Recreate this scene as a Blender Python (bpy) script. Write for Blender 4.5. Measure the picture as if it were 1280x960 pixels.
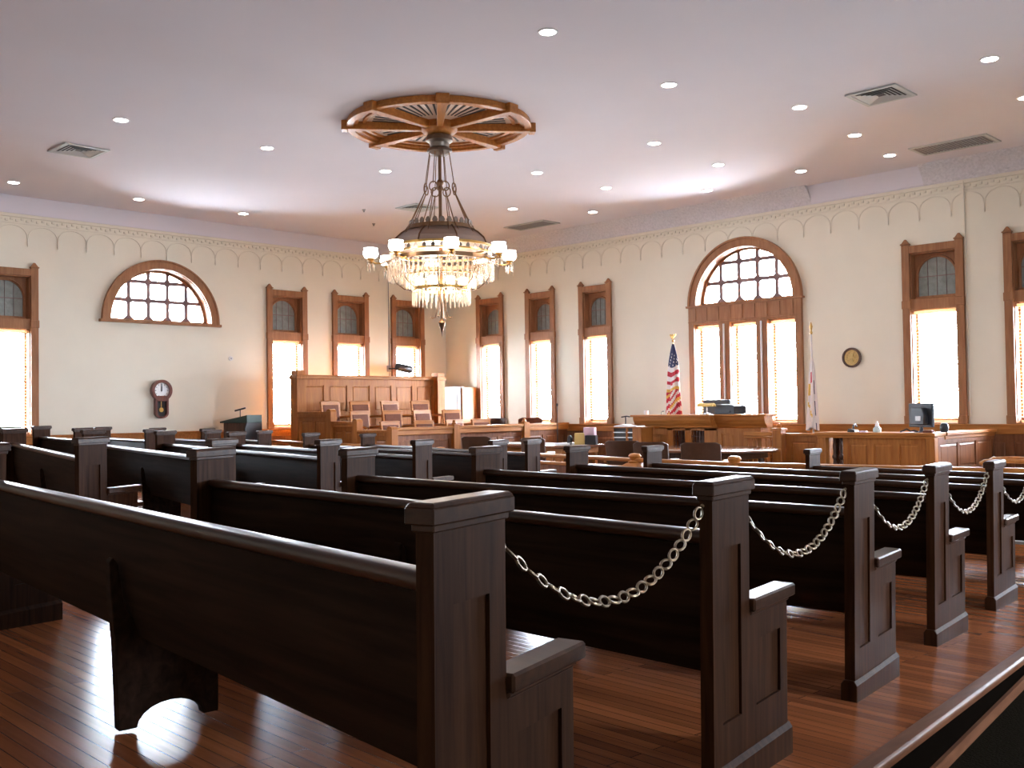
import bpy, math, random
from mathutils import Vector, Matrix
from mathutils.geometry import tessellate_polygon
random.seed(7)
R = math.radians
PI = math.pi
scene = bpy.context.scene
for o in list(bpy.data.objects): bpy.data.objects.remove(o)
col = scene.collection

# ------------------------------------------------------------------ camera, world, exposure
# world metres: x runs along the front wall, +y towards it, z = 0 is the court floor
FRONT_Y, LEFT_X, CEIL = 15.88, -17.81, 5.12
CAM_Z = 1.42
cam_d = bpy.data.cameras.new('camera'); cam = bpy.data.objects.new('camera', cam_d); col.objects.link(cam)
cam_d.sensor_width = 36.0; cam_d.lens = 1258.8 / 1280 * 36; cam_d.clip_start = 0.05; cam_d.clip_end = 200
th, pitch, roll = 0.7931, 0.0237, -0.0149
fwd0 = Vector((-math.cos(th), math.sin(th), 0)); rgt = Vector((math.sin(th), math.cos(th), 0))
fwd = fwd0 * math.cos(pitch) + Vector((0, 0, 1)) * math.sin(pitch)
upv = Vector((0, 0, 1)) * math.cos(pitch) - fwd0 * math.sin(pitch)
r2 = rgt * math.cos(roll) + upv * math.sin(roll)
u2 = -rgt * math.sin(roll) + upv * math.cos(roll)
cm = Matrix((( r2.x, u2.x, -fwd.x, 0), (r2.y, u2.y, -fwd.y, 0), (r2.z, u2.z, -fwd.z, CAM_Z), (0, 0, 0, 1)))
cam.matrix_world = cm
scene.camera = cam

SKY = 68.0
world = bpy.data.worlds.new('World'); scene.world = world; world.use_nodes = True
bg = world.node_tree.nodes['Background']
bg.inputs[0].default_value = (0.83, 0.90, 1.0, 1); bg.inputs[1].default_value = SKY
# overcast sky above the horizon, darker snow-free ground below it
_wn = world.node_tree; _tc = _wn.nodes.new('ShaderNodeTexCoord'); _sx = _wn.nodes.new('ShaderNodeSeparateXYZ'); _rp = _wn.nodes.new('ShaderNodeValToRGB')
_mr = _wn.nodes.new('ShaderNodeMapRange'); _mr.inputs[1].default_value = -0.25; _mr.inputs[2].default_value = 0.05
_rp.color_ramp.elements[0].color = (0.42, 0.45, 0.48, 1); _rp.color_ramp.elements[1].color = (0.83, 0.90, 1.0, 1)
_wn.links.new(_tc.outputs['Generated'], _sx.inputs[0]); _wn.links.new(_sx.outputs['Z'], _mr.inputs[0]); _wn.links.new(_mr.outputs[0], _rp.inputs[0]); _wn.links.new(_rp.outputs[0], bg.inputs[0])
DOWNLIGHT = 22.0      # emission of the recessed lamps
GLOBE = 5.0          # emission of the chandelier globes
CHANDELIER_W = 45.0
vs = scene.view_settings
vs.view_transform = 'Standard'; vs.look = 'None'; vs.gamma = 1.0; vs.use_curve_mapping = False
vs.exposure = 1.12
scene.display_settings.display_device = 'sRGB'
cy = scene.cycles
cy.use_denoising = True
cy.max_bounces = 8; cy.diffuse_bounces = 5; cy.glossy_bounces = 4; cy.transmission_bounces = 6; cy.transparent_max_bounces = 12
cy.sample_clamp_indirect = 12.0; cy.caustics_reflective = False; cy.caustics_refractive = False

# ------------------------------------------------------------------ materials
def new_mat(name):
    m = bpy.data.materials.new(name); m.use_nodes = True
    nt = m.node_tree; b = nt.nodes['Principled BSDF']
    return m, nt, b
def plain(name, c, rough=0.5, metal=0.0, noise=0.0, nscale=8.0, bump=0.0, coat=0.0, spec=0.5):
    m, nt, b = new_mat(name)
    b.inputs['Roughness'].default_value = rough; b.inputs['Metallic'].default_value = metal
    b.inputs['Coat Weight'].default_value = coat; b.inputs['Specular IOR Level'].default_value = spec
    tc = nt.nodes.new('ShaderNodeTexCoord'); n = nt.nodes.new('ShaderNodeTexNoise')
    n.inputs['Scale'].default_value = nscale; n.inputs['Detail'].default_value = 5
    nt.links.new(tc.outputs['Object'], n.inputs['Vector'])
    mx = nt.nodes.new('ShaderNodeMix'); mx.data_type = 'RGBA'
    mx.inputs[6].default_value = (*[v * (1 - noise) for v in c], 1); mx.inputs[7].default_value = (*[min(1, v * (1 + noise)) for v in c], 1)
    nt.links.new(n.outputs['Fac'], mx.inputs[0]); nt.links.new(mx.outputs[2], b.inputs['Base Color'])
    if bump:
        bp = nt.nodes.new('ShaderNodeBump'); bp.inputs['Strength'].default_value = bump; bp.inputs['Distance'].default_value = 0.02
        nt.links.new(n.outputs['Fac'], bp.inputs['Height']); nt.links.new(bp.outputs['Normal'], b.inputs['Normal'])
    return m
def wood(name, c1, c2, rough=0.35, axis=(1.2, 22, 22), coat=0.0, bump=0.08, scale=1.0, spec=0.5):
    m, nt, b = new_mat(name)
    tc = nt.nodes.new('ShaderNodeTexCoord'); mp = nt.nodes.new('ShaderNodeMapping')
    mp.inputs['Scale'].default_value = [a * scale for a in axis]
    n = nt.nodes.new('ShaderNodeTexNoise'); n.inputs['Scale'].default_value = 1.6; n.inputs['Detail'].default_value = 8; n.inputs['Distortion'].default_value = 0.6
    n2 = nt.nodes.new('ShaderNodeTexNoise'); n2.inputs['Scale'].default_value = 1.2; n2.inputs['Detail'].default_value = 2
    ramp = nt.nodes.new('ShaderNodeValToRGB')
    ramp.color_ramp.elements[0].position = 0.32; ramp.color_ramp.elements[0].color = (*c1, 1)
    ramp.color_ramp.elements[1].position = 0.70; ramp.color_ramp.elements[1].color = (*c2, 1)
    mul = nt.nodes.new('ShaderNodeMix'); mul.data_type = 'RGBA'; mul.blend_type = 'MULTIPLY'; mul.inputs[0].default_value = 0.35
    L = nt.links.new
    L(tc.outputs['Object'], mp.inputs['Vector']); L(mp.outputs['Vector'], n.inputs['Vector']); L(tc.outputs['Object'], n2.inputs['Vector'])
    L(n.outputs['Fac'], ramp.inputs['Fac']); L(ramp.outputs['Color'], mul.inputs[6]); L(n2.outputs['Fac'], mul.inputs[7])
    L(mul.outputs[2], b.inputs['Base Color'])
    bp = nt.nodes.new('ShaderNodeBump'); bp.inputs['Strength'].default_value = bump; bp.inputs['Distance'].default_value = 0.004
    L(n.outputs['Fac'], bp.inputs['Height']); L(bp.outputs['Normal'], b.inputs['Normal'])
    b.inputs['Roughness'].default_value = rough; b.inputs['Coat Weight'].default_value = coat; b.inputs['Coat Roughness'].default_value = 0.15
    b.inputs['Specular IOR Level'].default_value = spec
    return m
def emit(name, c, s):
    m, nt, b = new_mat(name)
    b.inputs['Base Color'].default_value = (*c, 1); b.inputs['Emission Color'].default_value = (*c, 1); b.inputs['Emission Strength'].default_value = s
    return m
def planks(name, c1, c2, mortar, width, row, rough, rot=0.0, coat=0.0):
    m, nt, b = new_mat(name); L = nt.links.new
    tc = nt.nodes.new('ShaderNodeTexCoord'); mp = nt.nodes.new('ShaderNodeMapping'); mp.inputs['Rotation'].default_value = (0, 0, rot)
    br = nt.nodes.new('ShaderNodeTexBrick'); br.offset = 0.37
    br.inputs['Scale'].default_value = 1.0; br.inputs['Brick Width'].default_value = width; br.inputs['Row Height'].default_value = row
    br.inputs['Mortar Size'].default_value = 0.0018; br.inputs['Mortar Smooth'].default_value = 0.1; br.inputs['Bias'].default_value = 0.0
    br.inputs['Color1'].default_value = (*c1, 1); br.inputs['Color2'].default_value = (*c2, 1); br.inputs['Mortar'].default_value = (*mortar, 1)
    mp2 = nt.nodes.new('ShaderNodeMapping'); mp2.inputs['Scale'].default_value = (1.2, 30, 30)
    n = nt.nodes.new('ShaderNodeTexNoise'); n.inputs['Scale'].default_value = 1.5; n.inputs['Detail'].default_value = 7
    mul = nt.nodes.new('ShaderNodeMix'); mul.data_type = 'RGBA'; mul.blend_type = 'MULTIPLY'; mul.inputs[0].default_value = 0.55
    rr = nt.nodes.new('ShaderNodeMapRange'); rr.inputs[3].default_value = rough - 0.02; rr.inputs[4].default_value = rough + 0.03; b.inputs['Specular IOR Level'].default_value = 0.15
    L(tc.outputs['Object'], mp.inputs['Vector']); L(mp.outputs['Vector'], br.inputs['Vector']); L(mp.outputs['Vector'], mp2.inputs['Vector']); L(mp2.outputs['Vector'], n.inputs['Vector'])
    L(br.outputs['Color'], mul.inputs[6]); L(n.outputs['Fac'], mul.inputs[7]); L(mul.outputs[2], b.inputs['Base Color'])
    L(n.outputs['Fac'], rr.inputs[0]); L(rr.outputs[0], b.inputs['Roughness'])
    bp = nt.nodes.new('ShaderNodeBump'); bp.inputs['Strength'].default_value = 0.25; bp.inputs['Distance'].default_value = 0.002
    L(br.outputs['Fac'], bp.inputs['Height']); bp.invert = True; L(bp.outputs['Normal'], b.inputs['Normal'])
    b.inputs['Coat Weight'].default_value = coat; b.inputs['Coat Roughness'].default_value = 0.2
    return m
M = {}
M['plaster'] = plain('wall_plaster', (0.78, 0.735, 0.615), 0.85, noise=0.04, nscale=2.5, bump=0.15)
M['relief'] = plain('plaster_relief', (0.75, 0.70, 0.59), 0.8, noise=0.05, nscale=6)
M['ceiling'] = plain('ceiling_paint', (0.71, 0.68, 0.735), 0.9, noise=0.03, nscale=1.2, bump=0.1)
M['popcorn'] = plain('rough_plaster', (0.66, 0.63, 0.65), 0.95, noise=0.25, nscale=26, bump=0.9)
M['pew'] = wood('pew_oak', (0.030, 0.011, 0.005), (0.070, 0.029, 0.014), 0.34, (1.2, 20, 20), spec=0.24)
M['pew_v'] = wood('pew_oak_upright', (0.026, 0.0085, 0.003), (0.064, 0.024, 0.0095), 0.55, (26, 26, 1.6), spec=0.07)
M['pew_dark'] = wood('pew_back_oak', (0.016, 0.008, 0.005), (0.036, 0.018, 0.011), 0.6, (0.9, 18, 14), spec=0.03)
M['oak'] = wood('court_oak', (0.40, 0.135, 0.026), (0.58, 0.230, 0.052), 0.4, (1.4, 16, 16), coat=0.06, spec=0.3)
M['oak_v'] = wood('court_oak_upright', (0.34, 0.112, 0.022), (0.50, 0.190, 0.044), 0.42, (18, 18, 1.5), coat=0.04, spec=0.25)
M['trim'] = wood('window_oak', (0.33, 0.140, 0.060), (0.46, 0.215, 0.098), 0.45, (14, 14, 1.5), spec=0.3)
M['wains'] = wood('wainscot_oak', (0.20, 0.072, 0.032), (0.31, 0.125, 0.055), 0.42, (14, 14, 1.5), spec=0.25)
M['walnut'] = wood('dark_wood', (0.055, 0.022, 0.012), (0.12, 0.052, 0.03), 0.4, (14, 14, 2))
M['mahog'] = wood('clock_wood', (0.12, 0.028, 0.022), (0.2, 0.05, 0.036), 0.3, (14, 14, 2), coat=0.4)
M['table'] = wood('table_wood', (0.16, 0.06, 0.035), (0.26, 0.11, 0.06), 0.18, (1.4, 16, 16), coat=0.6)
M['floor'] = planks('floor_boards', (0.54, 0.175, 0.062), (0.31, 0.095, 0.038), (0.05, 0.02, 0.012), 2.1, 0.062, 0.22)
M['nosing'] = wood('step_nosing', (0.15, 0.055, 0.025), (0.24, 0.10, 0.05), 0.45, (16, 1.2, 16), spec=0.12)
M['carpet'] = plain('aisle_carpet', (0.016, 0.013, 0.009), 0.95, noise=0.5, nscale=90, bump=0.5, spec=0.0)
M['court_carpet'] = plain('court_carpet', (0.24, 0.22, 0.20), 0.95, noise=0.3, nscale=60, bump=0.3, spec=0.1)
M['oak_y'] = wood('court_oak_lengthwise', (0.36, 0.122, 0.025), (0.52, 0.205, 0.048), 0.42, (16, 1.4, 16), spec=0.25)
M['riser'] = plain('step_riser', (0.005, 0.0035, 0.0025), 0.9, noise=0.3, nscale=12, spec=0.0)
M['leather'] = plain('brown_leather', (0.070, 0.034, 0.020), 0.55, noise=0.25, nscale=14, bump=0.15, spec=0.12)
M['leather_red'] = plain('oxblood_leather', (0.15, 0.050, 0.024), 0.6, noise=0.25, nscale=14, bump=0.15, spec=0.1)
M['black'] = plain('black_plastic', (0.018, 0.019, 0.023), 0.4, noise=0.1)
M['screen'] = plain('screen_back', (0.022, 0.026, 0.036), 0.5, noise=0.1)
M['steel'] = plain('chain_metal', (0.24, 0.18, 0.12), 0.4, metal=1.0, noise=0.15, nscale=40)
M['brass'] = plain('brass', (0.60, 0.38, 0.13), 0.28, metal=1.0, noise=0.1, nscale=30)
M['bronze'] = plain('bronze', (0.20, 0.115, 0.065), 0.38, metal=1.0, noise=0.2, nscale=30)
M['silver'] = plain('worn_silver', (0.22, 0.19, 0.17), 0.35, metal=1.0, noise=0.3, nscale=25)
M['white'] = plain('white_paint', (0.72, 0.71, 0.70), 0.5, noise=0.03)
M['paper'] = plain('white_paper', (0.85, 0.85, 0.86), 0.6, noise=0.02)
M['pink'] = plain('pink_paper', (0.72, 0.50, 0.58), 0.6, noise=0.02)
M['yellow'] = plain('yellow_folder', (0.75, 0.56, 0.2), 0.6, noise=0.04)
M['vent'] = plain('vent_metal', (0.50, 0.52, 0.52), 0.5, noise=0.05)
M['ventdark'] = plain('vent_shadow', (0.06, 0.055, 0.055), 0.8, noise=0.1)
M['grille'] = plain('grille_grey', (0.33, 0.32, 0.33), 0.7, noise=0.25, nscale=120)
M['slotwhite'] = plain('medallion_panel', (0.80, 0.66, 0.56), 0.22, noise=0.04)
M['glassgrey'] = plain('etched_glass', (0.25, 0.28, 0.265), 0.25, noise=0.35, nscale=16, bump=0.2)
M['backlit_bar'] = plain('window_bars', (0.20, 0.12, 0.12), 0.5, noise=0.1)  # backlit look put into the colour of the bars
M['shadewood'] = plain('shade_slag', (0.22, 0.15, 0.12), 0.4, noise=0.12, nscale=6)
M['green'] = plain('green_cloth', (0.03, 0.055, 0.045), 0.7, noise=0.2)
M['red'] = plain('flag_red', (0.48, 0.02, 0.045), 0.75, noise=0.12, nscale=20)
M['flagwhite'] = plain('flag_white', (0.75, 0.72, 0.72), 0.75, noise=0.06, nscale=20)
M['blue'] = plain('flag_blue', (0.03, 0.035, 0.10), 0.75, noise=0.2, nscale=20)
M['fringe'] = plain('gold_fringe', (0.68, 0.45, 0.10), 0.6, noise=0.3, nscale=80)
M['gold'] = plain('gold_relief', (0.55, 0.38, 0.14), 0.45, metal=0.3, noise=0.35, nscale=60, bump=0.5)
M['clear'] = plain('clear_plastic', (0.55, 0.68, 0.68), 0.15, noise=0.05)
M['lamp'] = emit('downlight_lens', (1.0, 0.90, 0.88), DOWNLIGHT)
M['globe'] = emit('lit_glass_globe', (1.0, 0.93, 0.84), GLOBE)
M['bulb'] = emit('lit_bulb', (1.0, 0.80, 0.55), 9.0)
def mk_glass():
    m, nt, b = new_mat('window_glass'); L = nt.links.new
    t = nt.nodes.new('ShaderNodeBsdfTransparent'); t.inputs[0].default_value = (0.96, 0.98, 1, 1)
    g = nt.nodes.new('ShaderNodeBsdfGlossy'); g.inputs['Roughness'].default_value = 0.03
    mx = nt.nodes.new('ShaderNodeMixShader'); f = nt.nodes.new('ShaderNodeFresnel'); f.inputs[0].default_value = 1.3
    L(f.outputs[0], mx.inputs[0]); L(t.outputs[0], mx.inputs[1]); L(g.outputs[0], mx.inputs[2]); L(mx.outputs[0], nt.nodes['Material Output'].inputs[0])
    return m
M['pane'] = mk_glass()
def mk_crystal():
    m, nt, b = new_mat('cut_crystal'); L = nt.links.new
    t = nt.nodes.new('ShaderNodeBsdfTransparent'); t.inputs[0].default_value = (0.93, 0.86, 0.80, 1)
    g = nt.nodes.new('ShaderNodeBsdfGlossy'); g.inputs['Roughness'].default_value = 0.08
    tr = nt.nodes.new('ShaderNodeBsdfTranslucent'); tr.inputs[0].default_value = (0.9, 0.78, 0.64, 1)
    a = nt.nodes.new('ShaderNodeMixShader'); a.inputs[0].default_value = 0.5
    mx = nt.nodes.new('ShaderNodeMixShader'); mx.inputs[0].default_value = 0.42
    L(g.outputs[0], a.inputs[1]); L(tr.outputs[0], a.inputs[2]); L(t.outputs[0], mx.inputs[1]); L(a.outputs[0], mx.inputs[2])
    L(mx.outputs[0], nt.nodes['Material Output'].inputs[0])
    return m
M['crystal'] = mk_crystal()
def mk_slat():
    m, nt, b = new_mat('blind_slats'); L = nt.links.new
    d = nt.nodes.new('ShaderNodeBsdfDiffuse'); d.inputs[0].default_value = (0.88, 0.74, 0.55, 1)
    tr = nt.nodes.new('ShaderNodeBsdfTranslucent'); tr.inputs[0].default_value = (0.93, 0.78, 0.58, 1)
    mx = nt.nodes.new('ShaderNodeMixShader'); mx.inputs[0].default_value = 0.5
    L(d.outputs[0], mx.inputs[1]); L(tr.outputs[0], mx.inputs[2]); L(mx.outputs[0], nt.nodes['Material Output'].inputs[0])
    return m
M['slat'] = mk_slat()

# ------------------------------------------------------------------ mesh helpers
class MB:
    def __init__(s): s.v = []; s.f = []; s.mi = []; s.cur = 0; s.T = None
    def add(s, vs_, fs):
        o = len(s.v)
        for p in vs_:
            p = Vector(p)
            if s.T is not None: p = s.T @ p
            s.v.append(p)
        for f in fs: s.f.append([o + i for i in f]); s.mi.append(s.cur)
        return s
    def box(s, x0, x1, y0, y1, z0, z1):
        v = [(x, y, z) for z in (z0, z1) for (x, y) in ((x0, y0), (x1, y0), (x1, y1), (x0, y1))]
        return s.add(v, [(0, 3, 2, 1), (4, 5, 6, 7), (0, 1, 5, 4), (1, 2, 6, 5), (2, 3, 7, 6), (3, 0, 4, 7)])
    def frustum(s, a, z0, b, z1):   # a, b = (x0,x1,y0,y1)
        v = [(x, y, z0) for (x, y) in ((a[0], a[2]), (a[1], a[2]), (a[1], a[3]), (a[0], a[3]))] + [(x, y, z1) for (x, y) in ((b[0], b[2]), (b[1], b[2]), (b[1], b[3]), (b[0], b[3]))]
        return s.add(v, [(0, 3, 2, 1), (4, 5, 6, 7), (0, 1, 5, 4), (1, 2, 6, 5), (2, 3, 7, 6), (3, 0, 4, 7)])
    def prism(s, prof, c0, c1, axis='x', holes=()):
        # prof: closed 2-D outline in the plane across `axis`; x: (y,z)  y: (x,z)  z: (x,y)
        def P(q, c): return {'x': (c, q[0], q[1]), 'y': (q[0], c, q[1]), 'z': (q[0], q[1], c)}[axis]
        loops = [list(prof)] + [list(h) for h in holes]
        flat = [q for l in loops for q in l]; n = len(flat)
        tri = tessellate_polygon([[Vector((q[0], q[1], 0)) for q in l] for l in loops])
        vs_ = [P(q, c0) for q in flat] + [P(q, c1) for q in flat]
        fs = [tuple(t) for t in tri] + [tuple(n + i for i in reversed(t)) for t in tri]
        k = 0
        for l in loops:
            m_ = len(l)
            for i in range(m_):
                a, b = k + i, k + (i + 1) % m_
                fs.append((a, b, n + b, n + a))
            k += m_
        return s.add(vs_, fs)
    def lathe(s, prof, cx=0, cy=0, n=24, a0=0.0, sx=1, sy=1):
        vs_ = []
        for (r, z) in prof:
            for i in range(n):
                a = a0 + 2 * PI * i / n
                vs_.append((cx + r * math.cos(a) * sx, cy + r * math.sin(a) * sy, z))
        fs = []
        for j in range(len(prof) - 1):
            for i in range(n):
                a = j * n + i; b = j * n + (i + 1) % n
                fs.append((a, b, b + n, a + n))
        if prof[0][0] > 1e-6: fs.append(tuple(reversed(range(n))))
        if prof[-1][0] > 1e-6: fs.append(tuple((len(prof) - 1) * n + i for i in range(n)))
        return s.add(vs_, fs)
    def ring(s, r0, r1, z0, z1, cx=0, cy=0, n=40, a0=0, a1=2 * PI):
        full = abs(a1 - a0 - 2 * PI) < 1e-6; k = n if full else n + 1
        vs_ = []
        for i in range(k):
            a = a0 + (a1 - a0) * i / n
            for (r, z) in ((r0, z0), (r1, z0), (r1, z1), (r0, z1)): vs_.append((cx + r * math.cos(a), cy + r * math.sin(a), z))
        fs = []
        for i in range(n):
            a = 4 * i; b = 4 * ((i + 1) % k)
            for j in range(4): fs.append((a + j, a + (j + 1) % 4, b + (j + 1) % 4, b + j))
        if not full: fs += [(0, 3, 2, 1), (4 * n, 4 * n + 1, 4 * n + 2, 4 * n + 3)]
        return s.add(vs_, fs)
    def tube(s, pts, r, n=8, closed=False, taper=None):
        pts = [Vector(p) for p in pts]; m_ = len(pts); vs_ = []
        up = None
        for i, p in enumerate(pts):
            t = (pts[(i + 1) % m_] - pts[i - 1]) if closed else (pts[min(i + 1, m_ - 1)] - pts[max(i - 1, 0)])
            t.normalize()
            if up is None:
                up = t.orthogonal().normalized()
            else:
                up = (up - t * up.dot(t)); up = up.normalized() if up.length > 1e-6 else t.orthogonal().normalized()
            w = t.cross(up); rr = r if taper is None else r * taper[i]
            for k in range(n):
                a = 2 * PI * k / n
                vs_.append(p + up * math.cos(a) * rr + w * math.sin(a) * rr)
        fs = []
        for i in range(m_ if closed else m_ - 1):
            for k in range(n):
                a = i * n + k; b = i * n + (k + 1) % n; c = ((i + 1) % m_) * n + (k + 1) % n; d = ((i + 1) % m_) * n + k
                fs.append((a, b, c, d))
        if not closed: fs += [tuple(reversed(range(n))), tuple((m_ - 1) * n + k for k in range(n))]
        return s.add(vs_, fs)
    def sweep(s, path, prof, up=(0, 0, 1)):
        # prof (side, up) closed outline swept along an open path
        path = [Vector(p) for p in path]; up = Vector(up); n = len(prof); vs_ = []
        for i, p in enumerate(path):
            t = (path[min(i + 1, len(path) - 1)] - path[max(i - 1, 0)]).normalized()
            sd = up.cross(t).normalized()
            for (a, b) in prof: vs_.append(p + sd * a + up * b)
        fs = []
        for i in range(len(path) - 1):
            for k in range(n):
                fs.append((i * n + k, i * n + (k + 1) % n, (i + 1) * n + (k + 1) % n, (i + 1) * n + k))
        fs += [tuple(reversed(range(n))), tuple((len(path) - 1) * n + k for k in range(n))]
        return s.add(vs_, fs)
    def ball(s, c, r, n=12, sz=1.0):
        prof = [(r * math.sin(PI * j / 8), c[2] - r * sz * math.cos(PI * j / 8)) for j in range(9)]
        prof[0] = (0.0, prof[0][1]); prof[-1] = (0.0, prof[-1][1])
        return s.lathe(prof, c[0], c[1], n)
    def build(s, name, mats, parent=None, smooth=False, bevel=0.0, seg=1):
        me = bpy.data.meshes.new(name)
        me.from_pydata([tuple(p) for p in s.v], [], s.f); me.validate()
        if not isinstance(mats, (list, tuple)): mats = [mats]
        for m in mats: me.materials.append(M[m] if isinstance(m, str) else m)
        if len(me.polygons) == len(s.mi):
            me.polygons.foreach_set('material_index', s.mi)
        import bmesh
        bm = bmesh.new(); bm.from_mesh(me); bmesh.ops.recalc_face_normals(bm, faces=bm.faces); bm.to_mesh(me); bm.free()
        if smooth:
            me.polygons.foreach_set('use_smooth', [True] * len(me.polygons))
        o = bpy.data.objects.new(name, me); col.objects.link(o)
        if smooth: me.set_sharp_from_angle(angle=R(40))
        if bevel:
            b = o.modifiers.new('bevel', 'BEVEL'); b.width = bevel; b.segments = seg; b.limit_method = 'ANGLE'; b.angle_limit = R(40); b.harden_normals = False
        if parent: o.parent = parent
        return o
def tag(o, label=None, cat=None, group=None, kind=None):
    if label: o['label'] = label
    if cat: o['category'] = cat
    if group: o['group'] = group
    if kind: o['kind'] = kind
    return o
def empty(name, loc=(0, 0, 0), rz=0.0):
    o = bpy.data.objects.new(name, None); col.objects.link(o); o.location = loc; o.rotation_euler = (0, 0, rz); o.empty_display_size = 0.1
    return o
def thing(name, label, cat, loc=(0, 0, 0), rz=0.0, group=None): return tag(empty(name, loc, rz), label, cat, group)
def struct(o): return tag(o, kind='structure')
def children(o): return [c for c in list(o.children)]
KIDS = {}
def copy_tree(o, parent=None):
    c = o.copy(); col.objects.link(c)
    if parent is not None: c.parent = parent
    for ch in children(o): copy_tree(ch, c)
    return c
def arc(cx, cz, r, a0, a1, n): return [(cx + r * math.cos(a0 + (a1 - a0) * i / n), cz + r * math.sin(a0 + (a1 - a0) * i / n)) for i in range(n + 1)]
def rectl(x0, x1, z0, z1): return [(x0, z0), (x1, z0), (x1, z1), (x0, z1)]
def paneled(mb, x0, x1, z0, z1, cols, rows=1, y0=0.0, t=0.05, fr=0.09, rec=0.02, both=False):
    # frame-and-panel woodwork, face towards +y
    mb.box(x0, x1, y0, y0 + t - rec, z0, z1)
    ya, yb = y0 + t - rec - 0.001, y0 + t
    mb.box(x0, x1, ya, yb, z1 - fr, z1); mb.box(x0, x1, ya, yb, z0, z0 + fr)
    zi0, zi1 = z0 + fr, z1 - fr
    for k in range(cols + 1):
        x = x0 + (x1 - x0 - fr) * k / cols; mb.box(x, x + fr, ya, yb - 0.0005, zi0, zi1)
    for k in range(1, rows):
        z = zi0 + (zi1 - zi0) * k / rows; mb.box(x0 + fr, x1 - fr, ya, yb - 0.001, z - fr / 2, z + fr / 2)
    for k in range(cols):   # raised field in every panel
        a = x0 + (x1 - x0 - fr) * k / cols + fr; b = x0 + (x1 - x0 - fr) * (k + 1) / cols
        for j in range(rows):
            za = zi0 + (zi1 - zi0) * j / rows + (fr / 2 if j else 0); zb = zi0 + (zi1 - zi0) * (j + 1) / rows - (fr / 2 if j < rows - 1 else 0)
            g = 0.02
            if b - a > 4 * g and zb - za > 4 * g:
                mb.add([(a + g, ya, za + g), (b - g, ya, za + g), (b - g, ya, zb - g), (a + g, ya, zb - g),
                        (a + 2 * g, ya + rec * .5, za + 2 * g), (b - 2 * g, ya + rec * .5, za + 2 * g), (b - 2 * g, ya + rec * .5, zb - 2 * g), (a + 2 * g, ya + rec * .5, zb - 2 * g)],
                       [(4, 5, 6, 7), (0, 1, 5, 4), (1, 2, 6, 5), (2, 3, 7, 6), (3, 0, 4, 7)])
    return mb

# ------------------------------------------------------------------ the room shell
def F(x, y): return max(0.013, 0.3324 - 0.01324 * x - 0.0401 * y)    # raked pew floor
WF = [(-16.29, .43), (-14.74, .43), (-13.20, .43), (-6.33, .48), (-4.79, .48), (-3.2, .48), (-1.6, .48)]   # windows in the front wall (centre x, half width); last is unseen, added for light
WL = [(6.08, .48), (11.5, .48), (13.10, .48), (14.70, .48)]                        # windows in the left wall (centre y, half width)
WR_ADDED = [(5.2, .48), (9.6, .48)]                                         # unseen right-wall windows, added to light the near pews
AX, LY = -9.73, 8.80                                                                           # arched window, lunette
Z0, Z1 = 1.08, 3.80
def arch_hole(cx, r, z, n=28): return arc(cx, z, r, 0, PI, n)
T = 0.26
mb = MB()
holes = [rectl(c - w + .11, c + w - .11, Z0, Z1) for c, w in WF]
holes += [rectl(AX + k * .77 - .28, AX + k * .77 + .28, Z0, 2.92) for k in (-1, 0, 1)] + [arch_hole(AX, 1.02, 3.28)]
mb.prism(rectl(LEFT_X - T, 3.5, 0, CEIL), FRONT_Y, FRONT_Y + T, 'y', holes)
struct(mb.build('wall_front', 'plaster'))
mb = MB()
holes = [rectl(c - w + .11, c + w - .11, Z0, Z1) for c, w in WL] + [arch_hole(LY, 1.0, 3.13)]
mb.prism(rectl(-3.0, FRONT_Y, 0, CEIL), LEFT_X - T, LEFT_X, 'x', holes)
struct(mb.build('wall_left', 'plaster'))
mb = MB(); mb.prism(rectl(-3.0, FRONT_Y + T, 0, CEIL), 3.5, 3.5 + T, 'x', [rectl(c - w + .11, c + w - .11, Z0, Z1) for c, w in WR_ADDED])
struct(mb.build('wall_right', 'plaster'))
struct(MB().box(LEFT_X - T, 3.8, -3.3, -3.0, 0, CEIL).build('wall_back', 'plaster'))
struct(MB().box(LEFT_X - T, 3.8, -3.3, FRONT_Y + T, CEIL, CEIL + 0.25).build('ceiling', 'ceiling'))
struct(MB().box(LEFT_X - T, 3.8, -3.3, FRONT_Y + T, -0.2, 0.0).build('floor', 'carpet'))
# raked boarded floor under the pews
def edge_x(y): return -1.51 - 0.11 * (y - 3.18)
BAR = [(-17.8, 10.95), (-16.3, 10.95), (-14.08, 10.93), (-12.19, 10.72), (-11.2, 10.64), (-9.6, 10.5), (-8.0, 10.36), (-6.52, 10.36), (-5.2, 10.5), (-3.6, 10.75), (-2.25, 11.05)]
def bar_y(x):
    for (a, b), (c, d) in zip(BAR, BAR[1:]):
        if a <= x <= c: return b + (d - b) * (x - a) / (c - a)
    return BAR[-1][1] if x > 0 else BAR[0][1]
ys = [-3.0 + 0.5 * i for i in range(28)]
vsx = []; fs = []; NX = 24
for y in ys:
    for i in range(NX + 1):
        x = LEFT_X + (edge_x(y) - LEFT_X) * i / NX
        vsx.append((x, y, F(x, y)))
bot = len(vsx)
vsx += [(p[0], p[1], -0.1) for p in vsx[:]]
W_ = NX + 1
for j in range(len(ys) - 1):
    for i in range(NX):
        a = j * W_ + i; fs.append((a, a + 1, a + W_ + 1, a + W_)); fs.append((bot + a, bot + a + W_, bot + a + W_ + 1, bot + a + 1))
for i in range(NX):
    a = i; fs.append((a, bot + a, bot + a + 1, a + 1)); a = (len(ys) - 1) * W_ + i; fs.append((a, a + 1, bot + a + 1, bot + a))
for j in range(len(ys) - 1):
    a = j * W_; fs.append((a, a + W_, bot + a + W_, bot + a)); a = j * W_ + NX; fs.append((a, bot + a, bot + a + W_, a + W_))
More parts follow.
